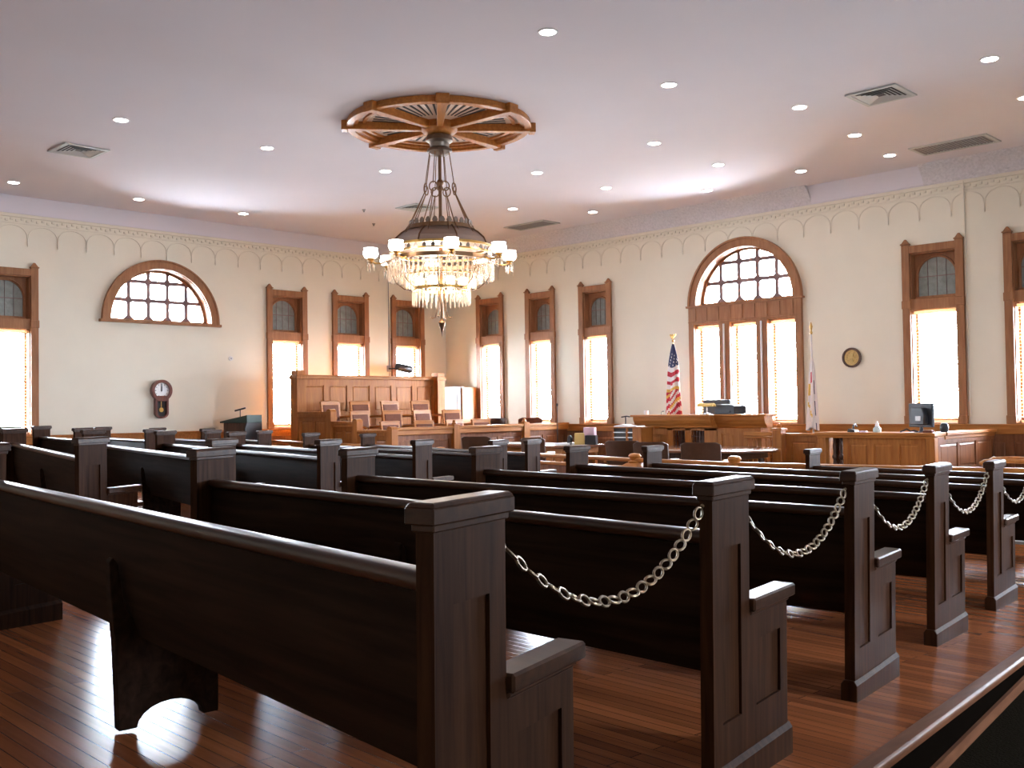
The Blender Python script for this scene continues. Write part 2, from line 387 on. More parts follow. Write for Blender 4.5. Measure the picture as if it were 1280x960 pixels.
mb = MB(); mb.add(vsx, fs)
for k, f in enumerate(mb.f):
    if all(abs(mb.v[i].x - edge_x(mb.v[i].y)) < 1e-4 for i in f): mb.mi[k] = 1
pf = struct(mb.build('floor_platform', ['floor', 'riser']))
# nosing along the platform edge and the shoe moulding at its foot
mb = MB()
pth = [(edge_x(y) + 0.0, y, F(edge_x(y), y)) for y in [-3 + .5 * i for i in range(23)]]
mb.sweep(pth, [(-.022, -.03), (.05, -.03), (.05, .003), (-.012, .003), (-.022, -.006)])
struct(mb.build('trim_1', 'nosing', bevel=.004))
mb = MB()
pth = [(edge_x(y) + 0.008, y, 0.02) for y in [-3 + .5 * i for i in range(23)]]
mb.sweep(pth, [(-.016, -.02), (.012, -.02), (.012, .02), (-.008, .02)])
struct(mb.build('trim_2', 'nosing'))
struct(MB().box(LEFT_X, -2.3, 10.55, FRONT_Y, -0.05, 0.012).build('floor_court', 'court_carpet'))

# upper wall: white band, cornice with beading and arcade relief
def arcade(mb, a0, a1, P, pitch, phase):
    # P(a, d, z) -> world point; little round arches that meet in drops
    a = a0 + phase
    while a + pitch < a1:
        pts = []
        for i in range(13):
            t = PI * i / 12
            pts.append(P(a + pitch / 2 - pitch / 2 * math.cos(t) * .98, 0.006, 4.40 + .23 * math.sin(t) ** .8))
        mb.tube(pts, .006, 6)
        mb.tube([P(a, 0.008, 4.42), P(a, 0.012, 4.36), P(a, .012, 4.31), P(a, .008, 4.275)], .014, 7, taper=[.35, .8, 1.0, .2])
        a += pitch
def PF(a, d, z): return (a, FRONT_Y - d, z)
def PL(a, d, z): return (LEFT_X + d, a, z)
mb = MB(); arcade(mb, LEFT_X + .1, 3.4, PF, .50, .18); struct(mb.build('trim_3', 'relief', smooth=True))
mb = MB(); arcade(mb, -2.9, FRONT_Y - .1, PL, .50, .30); struct(mb.build('trim_4', 'relief', smooth=True))
def cornice(mb, a0, a1, P):
    def bx(a, b, d0, d1, z0, z1):
        q = [P(a, d0, z0), P(b, d0, z0), P(b, d1, z0), P(a, d1, z0), P(a, d0, z1), P(b, d0, z1), P(b, d1, z1), P(a, d1, z1)]
        mb.add(q, [(0, 3, 2, 1), (4, 5, 6, 7), (0, 1, 5, 4), (1, 2, 6, 5), (2, 3, 7, 6), (3, 0, 4, 7)])
    bx(a0, a1, 0, .030, 4.765, 4.82); bx(a0, a1, 0, .012, 4.655, 4.675)
    n = int((a1 - a0) / .085)
    for i in range(n):
        a = a0 + (i + .5) * (a1 - a0) / n
        bx(a - .022, a + .022, 0, .018, 4.69 + (.024 if i % 2 else 0), 4.725 + (.024 if i % 2 else 0))
mb = MB(); cornice(mb, LEFT_X, 3.5, PF); struct(mb.build('trim_5', 'relief'))
mb = MB(); cornice(mb, -3.0, FRONT_Y, PL); struct(mb.build('trim_6', 'relief'))
struct(MB().box(LEFT_X, LEFT_X + .045, -3.0, FRONT_Y, 4.82, CEIL).build('trim_7', 'ceiling'))
def cove(mb, x0, x1, d, zt):
    mb.prism([(FRONT_Y, 4.82), (FRONT_Y - .03, 4.82), (FRONT_Y - .05, 4.84)] + [(FRONT_Y - .05 - (d - .05) * (i / 6) ** 1.6, 4.84 + (zt - 4.84) * i / 6) for i in range(1, 7)] + [(FRONT_Y - d, CEIL), (FRONT_Y, CEIL)], x0, x1, 'x')
mb = MB(); cove(mb, LEFT_X, -8.35, .28, CEIL - .001); cove(mb, -6.43, 3.5, .28, CEIL - .001); struct(mb.build('trim_8', 'popcorn'))
mb = MB(); cove(mb, -8.35, -6.43, .17, CEIL - .001); struct(mb.build('trim_9', 'ceiling'))

# wainscot with cap rail
mb = MB(); mb.T = Matrix.Translation((0, FRONT_Y, 0)) @ Matrix.Rotation(PI, 4, 'Z')
paneled(mb, 1.5, -LEFT_X, .0, .93, 22, 1, 0, .045, .11, .018); struct(mb.build('trim_10', 'wains'))
mb = MB(); mb.box(LEFT_X, -1.5, FRONT_Y - .075, FRONT_Y, .92, 1.065); mb.box(LEFT_X, -1.5, FRONT_Y - .095, FRONT_Y, 1.045, 1.07); struct(mb.build('trim_11', 'oak', bevel=.006))
mb = MB(); mb.T = Matrix.Translation((LEFT_X, 0, 0)) @ Matrix.Rotation(-PI / 2, 4, 'Z')
paneled(mb, -FRONT_Y, 2.9, .0, .93, 24, 1, 0, .045, .11, .018); struct(mb.build('trim_12', 'wains'))
mb = MB(); mb.box(LEFT_X, LEFT_X + .075, -3, FRONT_Y, .92, 1.065); mb.box(LEFT_X, LEFT_X + .095, -3, FRONT_Y, 1.045, 1.07); struct(mb.build('trim_13', 'oak', bevel=.006))
struct(MB().box(LEFT_X, LEFT_X + .06, -3, FRONT_Y, 0, .26).build('baseboard_left', 'wains', bevel=.005))
struct(MB().box(LEFT_X, 3.5, FRONT_Y - .06, FRONT_Y, 0, .16).build('baseboard_front', 'wains', bevel=.005))

# ------------------------------------------------------------------ windows
def portal(loc, rz, sx, sz):
    L = bpy.data.lights.new('window_daylight', 'AREA'); L.shape = 'RECTANGLE'; L.size = sx; L.size_y = sz; L.cycles.is_portal = True
    o = bpy.data.objects.new('window_daylight', L); col.objects.link(o)
    o.location = loc; o.rotation_euler = (R(90), 0, rz)
def blind_mesh(hw, z0, z1, y):
    mb = MB(); mb.box(-hw, hw, y - .03, y + .03, z1 - .05, z1)
    n = int((z1 - .06 - z0) / .052)
    for i in range(n):
        z = z1 - .075 - i * .052
        if z < z0 + .03: break
        dz = .0045
        mb.add([(-hw + .004, y - .024, z + dz), (hw - .004, y - .024, z + dz), (hw - .004, y + .024, z - dz), (-hw + .004, y + .024, z - dz),
                (-hw + .004, y - .024, z + dz + .0025), (hw - .004, y - .024, z + dz + .0025), (hw - .004, y + .024, z - dz + .0025), (-hw + .004, y + .024, z - dz + .0025)],
               [(0, 3, 2, 1), (4, 5, 6, 7), (0, 1, 5, 4), (1, 2, 6, 5), (2, 3, 7, 6), (3, 0, 4, 7)])
    mb.box(-hw + .004, hw - .004, y - .022, y + .022, z0, z0 + .022)
    for sx in (-.6, .6): mb.box(hw * sx - .001, hw * sx + .001, y + .025, y + .026, z0, z1)
    return mb
PROTO = {}
def tall_window(n, wall, c, hw):
    """oak-cased window: finialled casing, arched grey transom, venetian blind below"""
    loc, rz = {'front': ((c, FRONT_Y, 0), PI), 'left': ((LEFT_X, c, 0), -PI / 2), 'right': ((3.5, c, 0), PI / 2)}[wall]
    key = round(hw, 3)
    if key in PROTO:
        w = copy_tree(PROTO[key]); w.name = 'window_%d' % n
    else:
        w = empty('window_%d' % n); PROTO[key] = w
        ih = hw - .12
        mb = MB()
        for s in (-1, 1):
            a, b = sorted((s * hw, s * (hw - .125))); mb.box(a, b, .001, .055, 1.07, 3.92)
            a, b = sorted((s * (hw + .008), s * (hw - .133))); mb.box(a, b, .0, .068, 2.90, 3.03); mb.box(a, b, .0, .07, 1.07, 1.2)
        mb.box(-hw + .12, hw - .12, .001, .05, 3.78, 3.90)
        mb.box(-hw + .115, hw - .115, -.22, .03, 2.87, 3.05)
        for s in (-1, 1):
            a, b = sorted((s * ih, s * (ih - .018))); mb.box(a + .0, b, -.245, .01, 1.08, 3.79)
        mb.box(-ih, ih, -.245, .01, 3.76, 3.795); mb.box(-ih - .1, ih + .1, -.245, .06, 1.06, 1.09)
        mb.build('casing', 'trim', w, bevel=.006)
        for s in (-1, 1):
            cx = s * (hw - .0625)
            MB().frustum((cx - .072, cx + .072, .0, .072), 3.92, (cx - .072, cx + .072, .0, .072), 3.94).frustum((cx - .06, cx + .06, .003, .06), 3.94, (cx - .012, cx + .012, .02, .045), 4.01).build('finial', 'trim', w, bevel=.003)
        gw = ih - .07
        arch = [(-gw, 3.10), (gw, 3.10), (gw, 3.42)] + arc(0, 3.42, gw, 0, PI, 18)[1:-1] + [(-gw, 3.42)]
        arch = [(x, min(z, 3.42 + (z - 3.42) * .98)) for x, z in arch]
        mb = MB(); mb.prism(rectl(-ih, ih, 3.04, 3.78), -.17, -.13, 'y', [arch])
        # moulded rim round the arch
        pts = [(gw + .02, -.125, 3.10), (gw + .02, -.125, 3.42)] + [((gw + .02) * math.cos(PI * i / 16), -.125, 3.42 + (gw + .02) * math.sin(PI * i / 16)) for i in range(1, 16)] + [(-gw - .02, -.125, 3.42), (-gw - .02, -.125, 3.10)]
        mb.tube(pts, .014, 6)
        mb.build('transom_frame', 'trim', w, smooth=False)
        g = MB().prism(arch, -.165, -.155, 'y').build('transom_glass', 'glassgrey', w)
        m2 = MB(); m2.box(-gw, gw, -.155, -.145, 3.40, 3.412)
        for fx in (-.5, 0, .5): m2.box(gw * fx - .003, gw * fx + .003, -.155, -.147, 3.10, 3.42 + gw * math.sqrt(1 - fx * fx) * .97)
        m2.build('glazing_bar', 'backlit_bar', g)
        # sash behind the blind
        mb = MB(); y0, y1 = -.20, -.16
        mb.box(-ih, -ih + .045, y0, y1, 1.09, 2.87); mb.box(ih - .045, ih, y0, y1, 1.09, 2.87)
        mb.box(-ih, ih, y0, y1, 1.09, 1.16); mb.box(-ih, ih, y0, y1, 2.82, 2.87); mb.box(-ih, ih, y0, y1 + .01, 1.99, 2.015)
        s_ = mb.build('sash', 'trim', w)
        MB().box(-ih + .04, ih - .04, -.182, -.178, 1.15, 2.83).build('glass_pane', 'pane', s_)
        blind_mesh(ih - .022, 1.10, 2.86, -.075).build('venetian_blind', 'slat', w)
    w.location = loc; w.rotation_euler = (0, 0, rz)
    struct(w)
    o_ = {'front': (0, .25), 'left': (-.25, 0), 'right': (.25, 0)}[wall]
    portal((loc[0] + o_[0], loc[1] + o_[1], 1.97), rz, 2 * (hw - .12), 1.78)
    return w
k = 1
for c, hw in WL: tall_window(k, 'left', c, hw); k += 1
for c, hw in WF: tall_window(k, 'front', c, hw); k += 1
for c, hw in WR_ADDED: tall_window(k, 'right', c, hw); k += 1  # unseen extra windows, added for their daylight

def grid_fan(r, parent, y0, y1):
    """half-round sash: frame ring, square bars with rounded pane corners, glass"""
    mb = MB(); n = 36
    mb.prism([(r * math.cos(PI * i / n), r * math.sin(PI * i / n)) for i in range(n + 1)] + [((r - .05) * math.cos(PI * (n - i) / n), (r - .05) * math.sin(PI * (n - i) / n)) for i in range(n + 1)], y0, y1, 'y')
    mb.box(-r, r, y0, y1, 0, .045)
    s_ = mb.build('sash', 'trim', parent)
    mb = MB(); p = r * 2 / 5.2; zs = [.045 + p * .93, .045 + p * .93 * 2]
    xs = [-1.5 * p, -.5 * p, .5 * p, 1.5 * p]
    for x in xs:
        mb.box(x - .034, x + .034, y0 + .005, y1 - .005, .03, math.sqrt(max(0, (r - .03) ** 2 - x * x)))
    for z in zs:
        h = math.sqrt(max(0, (r - .03) ** 2 - z * z)); mb.box(-h, h, y0 + .006, y1 - .006, z - .034, z + .034)
    for x in xs:
        for z in zs + [.05]:
            if x * x + z * z < (r - .1) ** 2:
                q = .095
                mb.prism([(x - q, z), (x, z - q), (x + q, z), (x, z + q)], y0 + .007, y1 - .007, 'y')
    mb.build('glazing_bars', 'backlit_bar', s_)
    MB().prism([((r - .03) * math.cos(PI * i / n), (r - .03) * math.sin(PI * i / n)) for i in range(n + 1)], (y0 + y1) / 2 - .003, (y0 + y1) / 2 + .003, 'y').build('glass_pane', 'pane', s_)
def half_ring(mb, r0, r1, y0, y1, z=0, n=40):
    mb.prism([(r1 * math.cos(PI * i / n), z + r1 * math.sin(PI * i / n)) for i in range(n + 1)] + [(r0 * math.cos(PI * (n - i) / n), z + r0 * math.sin(PI * (n - i) / n)) for i in range(n + 1)], y0, y1, 'y')
# lunette in the left wall
w = struct(empty('window_%d' % k, (LEFT_X, LY, 3.12), -PI / 2)); k += 1
mb = MB(); half_ring(mb, .985, 1.14, .0, .06); half_ring(mb, 1.115, 1.15, .0, .075); half_ring(mb, .975, 1.0, -.245, .01); mb.box(-1.19, 1.19, -.02, .075, -.05, .0); mb.box(-1.0, 1.0, -.245, .0, -.03, .012)
mb.build('casing', 'trim', w, bevel=.004)
grid_fan(.98, w, -.20, -.15)
portal((LEFT_X - .25, LY, 3.6), -PI / 2, 1.9, .95)
# large arched window in the front wall
w = struct(empty('window_%d' % k, (AX, FRONT_Y, 0), PI)); k += 1
mb = MB(); half_ring(mb, 1.0, 1.16, 0, .07, 3.27); half_ring(mb, 1.13, 1.17, 0, .09, 3.27); half_ring(mb, .995, 1.02, -.245, .01, 3.27)
mb.box(-1.16, 1.16, 0, .07, 2.92, 3.27); mb.box(-1.20, 1.20, -.0, .10, 3.24, 3.275); mb.box(-1.0, 1.0, -.245, 0, 3.255, 3.285)
for i in range(9):
    x = -1.0 + .25 * i; mb.box(x - .012, x + .012, .07, .082, 2.98, 3.22)
mb.box(-1.16, 1.16, .07, .08, 2.955, 2.975)
edges = [-1.16, -.77 - .27, -.77 + .27, -.27, .27, .77 - .27, .77 + .27, 1.16]
for i in range(0, 8, 2): mb.box(edges[i], edges[i + 1], 0.0, .07, 1.07, 2.93)
for k_ in (-1, 0, 1):
    for s in (-1, 1):
        a, b = sorted((k_ * .77 + s * .28, k_ * .77 + s * .262)); mb.box(a, b, -.245, .01, 1.08, 2.92)
    mb.box(k_ * .77 - .28, k_ * .77 + .28, -.245, .01, 2.90, 2.925); mb.box(k_ * .77 - .28, k_ * .77 + .28, -.245, .05, 1.06, 1.09)
mb.build('casing', 'trim', w, bevel=.005)
for x in (-.385, .385):
    MB().box(x - .018, x + .018, .07, .095, 1.07, 2.9).build('colonnette', 'white', w, bevel=.006)
fan = empty('fanlight', (0, 0, 3.28)); fan.parent = w
grid_fan(1.0, fan, -.20, -.15)
for k_ in (-1, 0, 1):
    x = k_ * .77
    mb = MB(); mb.box(x - .27, x - .235, -.20, -.16, 1.09, 2.9); mb.box(x + .235, x + .27, -.20, -.16, 1.09, 2.9); mb.box(x - .27, x + .27, -.20, -.16, 1.09, 1.15); mb.box(x - .27, x + .27, -.20, -.16, 2.86, 2.9); mb.box(x - .27, x + .27, -.20, -.155, 1.99, 2.012)
    s_ = mb.build('sash', 'trim', w); MB().box(x - .24, x + .24, -.182, -.178, 1.14, 2.87).build('glass_pane', 'pane', s_)
    b = blind_mesh(.255, 1.10, 2.89, -.075); b.v = [v + Vector((x, 0, 0)) for v in b.v]; b.build('venetian_blind', 'slat', w)
    portal((AX - x, FRONT_Y + .25, 1.98), PI, .52, 1.8)
portal((AX, FRONT_Y + .25, 3.77), PI, 1.95, 1.0)

# ------------------------------------------------------------------ pews
def rr_prof(w, h, r, n=4):
    out = []
    for cx, cz, a0 in ((w / 2 - r, h / 2 - r, 0), (-w / 2 + r, h / 2 - r, PI / 2), (-w / 2 + r, -h / 2 + r, PI), (w / 2 - r, -h / 2 + r, 1.5 * PI)):
        for i in range(n + 1):
            a = a0 + PI / 2 * i / n; out.append((cx + r * math.cos(a), cz + r * math.sin(a)))
    return out
END_H = .934
def pew_end(parent, xc, yaw, side, y_off=0.0, cut=1.0):
    """stepped end: tall panelled stile with capped top, low panelled arm with its own cap, plinth"""
    Tm = Matrix.Translation((xc, y_off, 0)) @ Matrix.Rotation(yaw, 4, 'Z')
    hw = .021; A, B = .265, .575
    mb = MB(); mb.T = Tm
    mb.box(-hw + .009, hw - .009, .0, A, 0, .885)          # core of the tall part
    mb.box(-hw + .009, hw - .009, A, B, 0, .50)
    for s in (-1, 1):
        a, b = sorted((s * hw, s * (hw - .010)))
        mb.box(a, b, .0, .065, 0, .885); mb.box(a, b, .20, A, 0, .885)
        mb.box(a, b, .065, .20, .73, .885); mb.box(a, b, .065, .20, 0, .20)
        mb.box(a, b, A, .315, 0, .50); mb.box(a, b, B - .06, B, 0, .50)
        mb.box(a, b, .315, B - .06, .41, .50); mb.box(a, b, .315, B - .06, 0, .20)
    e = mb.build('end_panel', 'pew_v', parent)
    mb = MB(); mb.T = Tm
    mb.box(-hw - .006, hw + .006, -.008, A + .008, .878, .894)
    mb.frustum((-hw - .014, hw + .014, -.02, A + .02), .893, (-hw - .014, hw + .014, -.02, A + .02), .926)
    mb.frustum((-hw - .014, hw + .014, -.02, A + .02), .925, (-hw - .007, hw + .007, -.012, A + .012), .936)
    mb.build('end_cap', 'pew', parent, bevel=.003)
    mb = MB(); mb.T = Tm
    mb.box(-hw - .006, hw + .006, A, B + .01, .492, .508); mb.box(-hw - .019, hw + .019, A, B + .035, .506, .548)
    mb.build('arm_cap', 'pew', parent, bevel=.006)
    mb = MB(); mb.T = Tm
    mb.prism([(hw + .013, -.03), (hw + .013, .062), (hw, .08), (-hw, .08), (-hw - .013, .062), (-hw - .013, -.03)], -.014, B + .014, 'y')
    mb.build('plinth', 'pew_v', parent, bevel=.003)
def make_pew(label, group, pr, pl, yawR, yawL, prog=None, nsup=1, ends=(True, True), arms=True):
    """pr / pl: rear corners (world x, y) of the right and left ends"""
    a = Vector((pl[0], pl[1], F(*pl))); b = Vector((pr[0], pr[1], F(*pr)))
    mid = (a + b) / 2; mid.z += .004; L = (b - a).length
    X = (b - a).normalized(); Y = Vector((0, 0, 1)).cross(X).normalized(); Z = X.cross(Y)
    t = thing('church_pew', label, 'pew', (0, 0, 0), 0, group)
    t.matrix_world = Matrix(((X.x, Y.x, Z.x, mid.x), (X.y, Y.y, Z.y, mid.y), (X.z, Y.z, Z.z, mid.z), (0, 0, 0, 1)))
    base = math.atan2(X.y, X.x)
    h = L / 2
    if ends[0]: pew_end(t, h - .022, yawR - base, 1)
    if ends[1]: pew_end(t, -h + .022, yawL - base, -1)
    x0, x1 = -h + .03, h - .03
    tR, tL = math.tan(yawR - base), math.tan(yawL - base)
    def clip(mb):      # ends cut on the slant of the end panels
        for v in mb.v: v.x -= v.y * (tR if v.x > 0 else tL)
        return mb
    # back board, gently curved in section
    prof = [(.118, .735), (.112, .62), (.122, .50), (.150, .38), (.172, .315), (.197, .32), (.175, .39), (.148, .505), (.140, .62), (.146, .735)]
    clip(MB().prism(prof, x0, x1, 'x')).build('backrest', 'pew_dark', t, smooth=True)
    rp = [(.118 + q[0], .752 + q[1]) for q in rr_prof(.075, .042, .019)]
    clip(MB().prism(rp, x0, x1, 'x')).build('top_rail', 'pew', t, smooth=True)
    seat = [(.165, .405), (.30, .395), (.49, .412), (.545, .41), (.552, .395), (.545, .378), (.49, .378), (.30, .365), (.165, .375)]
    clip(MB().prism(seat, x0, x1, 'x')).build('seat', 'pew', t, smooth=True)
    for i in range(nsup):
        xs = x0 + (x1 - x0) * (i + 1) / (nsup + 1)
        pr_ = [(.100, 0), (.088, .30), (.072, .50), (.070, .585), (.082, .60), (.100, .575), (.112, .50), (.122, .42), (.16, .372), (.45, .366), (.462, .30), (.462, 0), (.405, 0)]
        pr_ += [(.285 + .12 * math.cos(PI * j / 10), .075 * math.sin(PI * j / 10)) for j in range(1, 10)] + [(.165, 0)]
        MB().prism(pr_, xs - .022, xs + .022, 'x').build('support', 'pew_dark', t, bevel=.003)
    return t
RB = 'pews in the block nearest the camera'; MBK = 'pews in the block beyond the middle aisle'; LB = 'pews in the far block by the left wall'
r_ends = [(-1.47, 1.26), (-1.69, 2.54), (-1.92, 3.92), (-2.14, 5.28), (-2.33, 6.68), (-2.45, 7.9), (-2.58, 9.1)]
l_ends = [(-5.45, 1.60), (-4.80, 2.52), (-4.90, 3.52), (-5.28, 4.92), (-5.76, 6.48), (-5.80, 7.62), (-4.86, 8.97)]
rl = ['large dark pew nearest the camera, filling the lower left',
      'dark pew second from the camera, between the first and second chains',
      'dark pew third from the camera, between the second and third chains',
      'dark pew fourth from the camera, between the third and fourth chains',
      'dark pew fifth from the camera, slim chained end near the right edge',
      'dark pew sixth from the camera, only rail and left post showing',
      'dark front pew behind the bar, left post below the clerk gate']
YR = [R(a) for a in (14, 8, 8, 6, 6, 6, 6)]; YL = [R(a) for a in (16, 20, 15, 6, 4, 5, 6)]
for i in range(7): make_pew(rl[i], RB, r_ends[i], l_ends[i], YR[i], YL[i])
m_r = [(-7.40, 3.00), (-7.25, 3.98), (-7.40, 5.10), (-7.60, 6.35), (-7.90, 7.70), (-8.35, 8.72)]
m_l = [(-12.2, 4.10), (-12.3, 5.05), (-12.3, 5.98), (-12.3, 7.0), (-12.3, 8.2), (-12.4, 9.3)]
ml = ['pew beyond the middle aisle nearest the camera, with shining arm',
      'second pew beyond the middle aisle, counted from the camera',
      'third pew beyond the middle aisle, counted from the camera',
      'fourth pew beyond the middle aisle, end panel above the nearest post',
      'fifth pew beyond the middle aisle, second from the bar',
      'front pew beyond the middle aisle, white-lit arm beside the bar']
for i in range(6): make_pew(ml[i], MBK, m_r[i], m_l[i], R([21, 18, 15, 12, 9, 9][i]), R(8))
t_r = [(-14.2, 4.75), (-14.2, 5.72), (-14.2, 6.75), (-14.2, 7.72), (-14.4, 8.75)]
t_l = [(-16.2, 4.95), (-16.1, 5.85), (-16.1, 6.80), (-16.2, 7.78), (-16.3, 8.75)]
tl = ['short pew by the left wall closest to the camera, below the window',
      'short pew by the left wall, second from the camera', 'short pew by the left wall, middle of five, below the clock',
      'short pew by the left wall, fourth from the camera', 'short pew by the left wall next to the lectern and bar']
for i in range(5): make_pew(tl[i], LB, t_r[i], t_l[i], R(10), R(10), nsup=0)

# chains between the end posts
def link_mesh():
    pts = []
    for i in range(16):
        a = 2 * PI * i / 16; pts.append(((.0225 * math.cos(a)), .013 * math.sin(a), 0))
    return MB().tube(pts, .0040, 6, closed=True)
cl = ['sagging metal chain from the nearest pew end to the second', 'metal chain from the second chained pew end to the third',
      'metal chain from the third chained pew end to the fourth', 'metal chain from the fourth chained pew end to the fifth', 'metal chain leaving the fifth pew end towards the right edge of the photo']
proto_link = None
for i in range(5):
    (xa, ya), (xb, yb) = r_ends[i], r_ends[i + 1]
    ca, sa = math.cos(YR[i]), math.sin(YR[i])
    p0 = Vector((xa - .022 - .265 * sa, ya + .267 * ca, F(xa, ya) + .845)); p1 = Vector((xb - .022, yb - .006, F(xb, yb) + .862))
    sag = .205
    t = thing('hanging_chain', cl[i], 'chain', p0, 0, 'chains across the pew rows')
    d = p1 - p0; N = 400; cur = []
    for j in range(N + 1):
        s = j / N; cur.append(Vector((d.x * s, d.y * s, d.z * s - 4 * sag * s * (1 - s))))
    Ls = [0]
    for j in range(N): Ls.append(Ls[-1] + (cur[j + 1] - cur[j]).length)
    nl = int(Ls[-1] / .047); step = Ls[-1] / nl
    j = 0
    for q in range(nl):
        want = (q + .5) * step
        while Ls[j + 1] < want: j += 1
        tdir = (cur[j + 1] - cur[j]).normalized(); side = Vector((0, 0, 1)).cross(tdir).normalized(); upn = tdir.cross(side)
        if proto_link is None:
            lk = link_mesh().build('chain_link', 'steel', t, smooth=True); proto_link = lk
        else:
            lk = proto_link.copy(); col.objects.link(lk); lk.parent = t
        A, B = (side, upn) if q % 2 else (upn, side)
        ang = .5; A, B = A * math.cos(ang) + B * math.sin(ang), B * math.cos(ang) - A * math.sin(ang)
        p = cur[j]
        lk.matrix_local = Matrix(((tdir.x, A.x, B.x, p.x), (tdir.y, A.y, B.y, p.y), (tdir.z, A.z, B.z, p.z), (0, 0, 0, 1)))
    for p, sgn in ((Vector((0, 0, 0)), -1), (d, 1)):
        mb = MB(); mb.tube([p, p + Vector((0, .012 * sgn, .004))], .006, 8); mb.ball(tuple(p + Vector((0, .010 * sgn, .004))), .009)
        mb.build('hook', 'steel', t, smooth=True)

# ------------------------------------------------------------------ the bar
bt = thing('court_bar', 'long oak bar rail between the pews and the court', 'railing', (0, 0, 0))
def bar_pts(z, d=0.0): return [(x, y + d, z + F(x, y) - .013) for x, y in BAR]
MB().sweep(bar_pts(.715), rr_prof(.10, .05, .018, 3)).build('top_rail', 'oak', bt, bevel=.0)
MB().sweep(bar_pts(.61), rr_prof(.06, .05, .015, 3)).build('lower_rail', 'oak', bt)
mb = MB(); mb.sweep(bar_pts(.10), rr_prof(.06, .12, .01, 2)); mb.build('bottom_rail', 'oak', bt)
mb = MB(); mb.sweep(bar_pts(.36), rr_prof(.022, .46, .004, 1)); mb.build('panelling', 'wains', bt)
def newel(x, y, label, s=.13, h=.70):
    t = thing('newel_post', label, 'post', (x, y, 0.0), math.atan2(y - 10, x + 9) * 0, 'newel posts of the bar')
    MB().box(-s, s, -s, s, 0, h - .10).build('shaft', 'oak_v', t, bevel=.01)
    mb = MB(); mb.box(-s - .02, s + .02, -s - .02, s + .02, h - .10, h - .06); mb.frustum((-s - .02, s + .02, -s - .02, s + .02), h - .06, (-s + .05, s - .05, -s + .05, s - .05), h - .01); mb.build('cap', 'oak', t, bevel=.006)
    MB().lathe([(s - .045, h - .012), (s - .04, h + .01), (s - .075, h + .02), (s - .06, h + .05), (s - .045, h + .075), (s - .065, h + .105), (0, h + .115)], n=20).build('ball_finial', 'oak', t, smooth=True)
newel(-14.08, 10.93, 'oak newel post with rounded finial on the bar before the jury box', h=.70)
newel(-12.19, 10.72, 'oak newel post with rounded finial on the bar left of the corner table')
newel(-8.0, 10.36, 'carved oak newel post with ball finial on the bar, left of the leather chairs')
newel(-6.52, 10.36, 'oak newel post with ball finial on the bar, right of the leather chairs')

# ------------------------------------------------------------------ jury box
jb = thing('jury_box_screen', 'tall panelled oak screen with corner posts behind the jury chairs', 'screen', (0, 0, 0))
mb = MB(); mb.T = Matrix.Translation((-17.05, 0, 0)) @ Matrix.Rotation(-PI / 2, 4, 'Z')
paneled(mb, -14.85, -11.25, 0.0, 2.06, 6, 3, 0, .06, .13, .02); mb.build('back_panel', 'oak_v', jb)
mb = MB(); mb.box(-17.08, -16.94, 11.2, 14.95, 2.06, 2.12); mb.box(-17.06, -16.97, 11.2, 14.95, 2.11, 2.14); mb.build('back_cap', 'oak_y', jb, bevel=.008)
for y in (11.22, 14.88):
    mb = MB(); mb.box(-17.10, -16.86, y - .11, y + .11, 0, 2.14); mb.box(-17.12, -16.84, y - .13, y + .13, 2.05, 2.12); mb.box(-17.09, -16.87, y - .10, y + .10, 2.14, 2.22); mb.build('corner_post', 'oak_v', jb, bevel=.006)
mb = MB()
mb.prism([(-16.95, 0), (-14.0, 0), (-14.0, .22), (-15.0, .22), (-15.0, .42), (-15.75, .42), (-15.75, .62), (-16.95, .62)], 11.3, 14.8, 'y'); struct(mb.build('floor_tiers', 'wains'))
jb = thing('jury_box_side_wall', 'stepped panelled oak side wall of the jury box', 'partition', (0, 0, 0))
def side_step(x0, x1, h):
    mb = MB(); mb.T = Matrix.Translation((0, 11.16, 0)) @ Matrix.Rotation(PI, 4, 'Z')
    paneled(mb, -x1, -x0, 0, h - .10, 2, 1, 0, .05, .08, .016)
    mb.T = None; mb.box(x0, x1, 11.08, 11.20, h - .105, h - .045); mb.box(x0, x1, 11.06, 11.22, h - .045, h)
    mb.build('side_panel', 'oak_v', jb, bevel=.004)
side_step(-16.80, -15.82, 1.40); side_step(-15.68, -15.02, 1.215); side_step(-14.86, -14.0, 1.06)
for x, h in ((-15.75, 1.40), (-14.94, 1.215), (-13.93, 1.08)):
    mb = MB(); mb.box(x - .075, x + .075, 11.06, 11.2, 0, h); mb.prism([(x - .075, h), (x + .075, h), (x + .05, h + .035), (x, h + .05), (x - .05, h + .035)], 11.06, 11.2, 'y'); mb.build('step_post', 'oak_v', jb, bevel=.004)
jb = thing('jury_box_front_wall', 'low panelled oak front wall of the jury box with posts', 'partition', (0, 0, 0))
mb = MB(); mb.T = Matrix.Translation((-14.0, 0, 0)) @ Matrix.Rotation(-PI / 2, 4, 'Z')
paneled(mb, -15.78, -11.2, 0, .97, 7, 1, 0, .05, .10, .018); mb.build('front_panel', 'wains', jb)
mb = MB(); mb.box(-14.03, -13.90, 11.2, 15.78, .96, 1.05); mb.box(-14.05, -13.88, 11.2, 15.78, 1.05, 1.10); mb.build('front_rail', 'oak_y', jb, bevel=.008)
for y in (12.62, 14.5):
    mb = MB(); mb.box(-14.04, -13.87, y - .08, y + .08, 0, 1.13); mb.lathe([(.05, 1.13), (.055, 1.15), (.03, 1.165), (.038, 1.185), (.02, 1.21), (0, 1.215)], -13.955, y, 12); mb.build('front_post', 'oak_v', jb, bevel=.004)
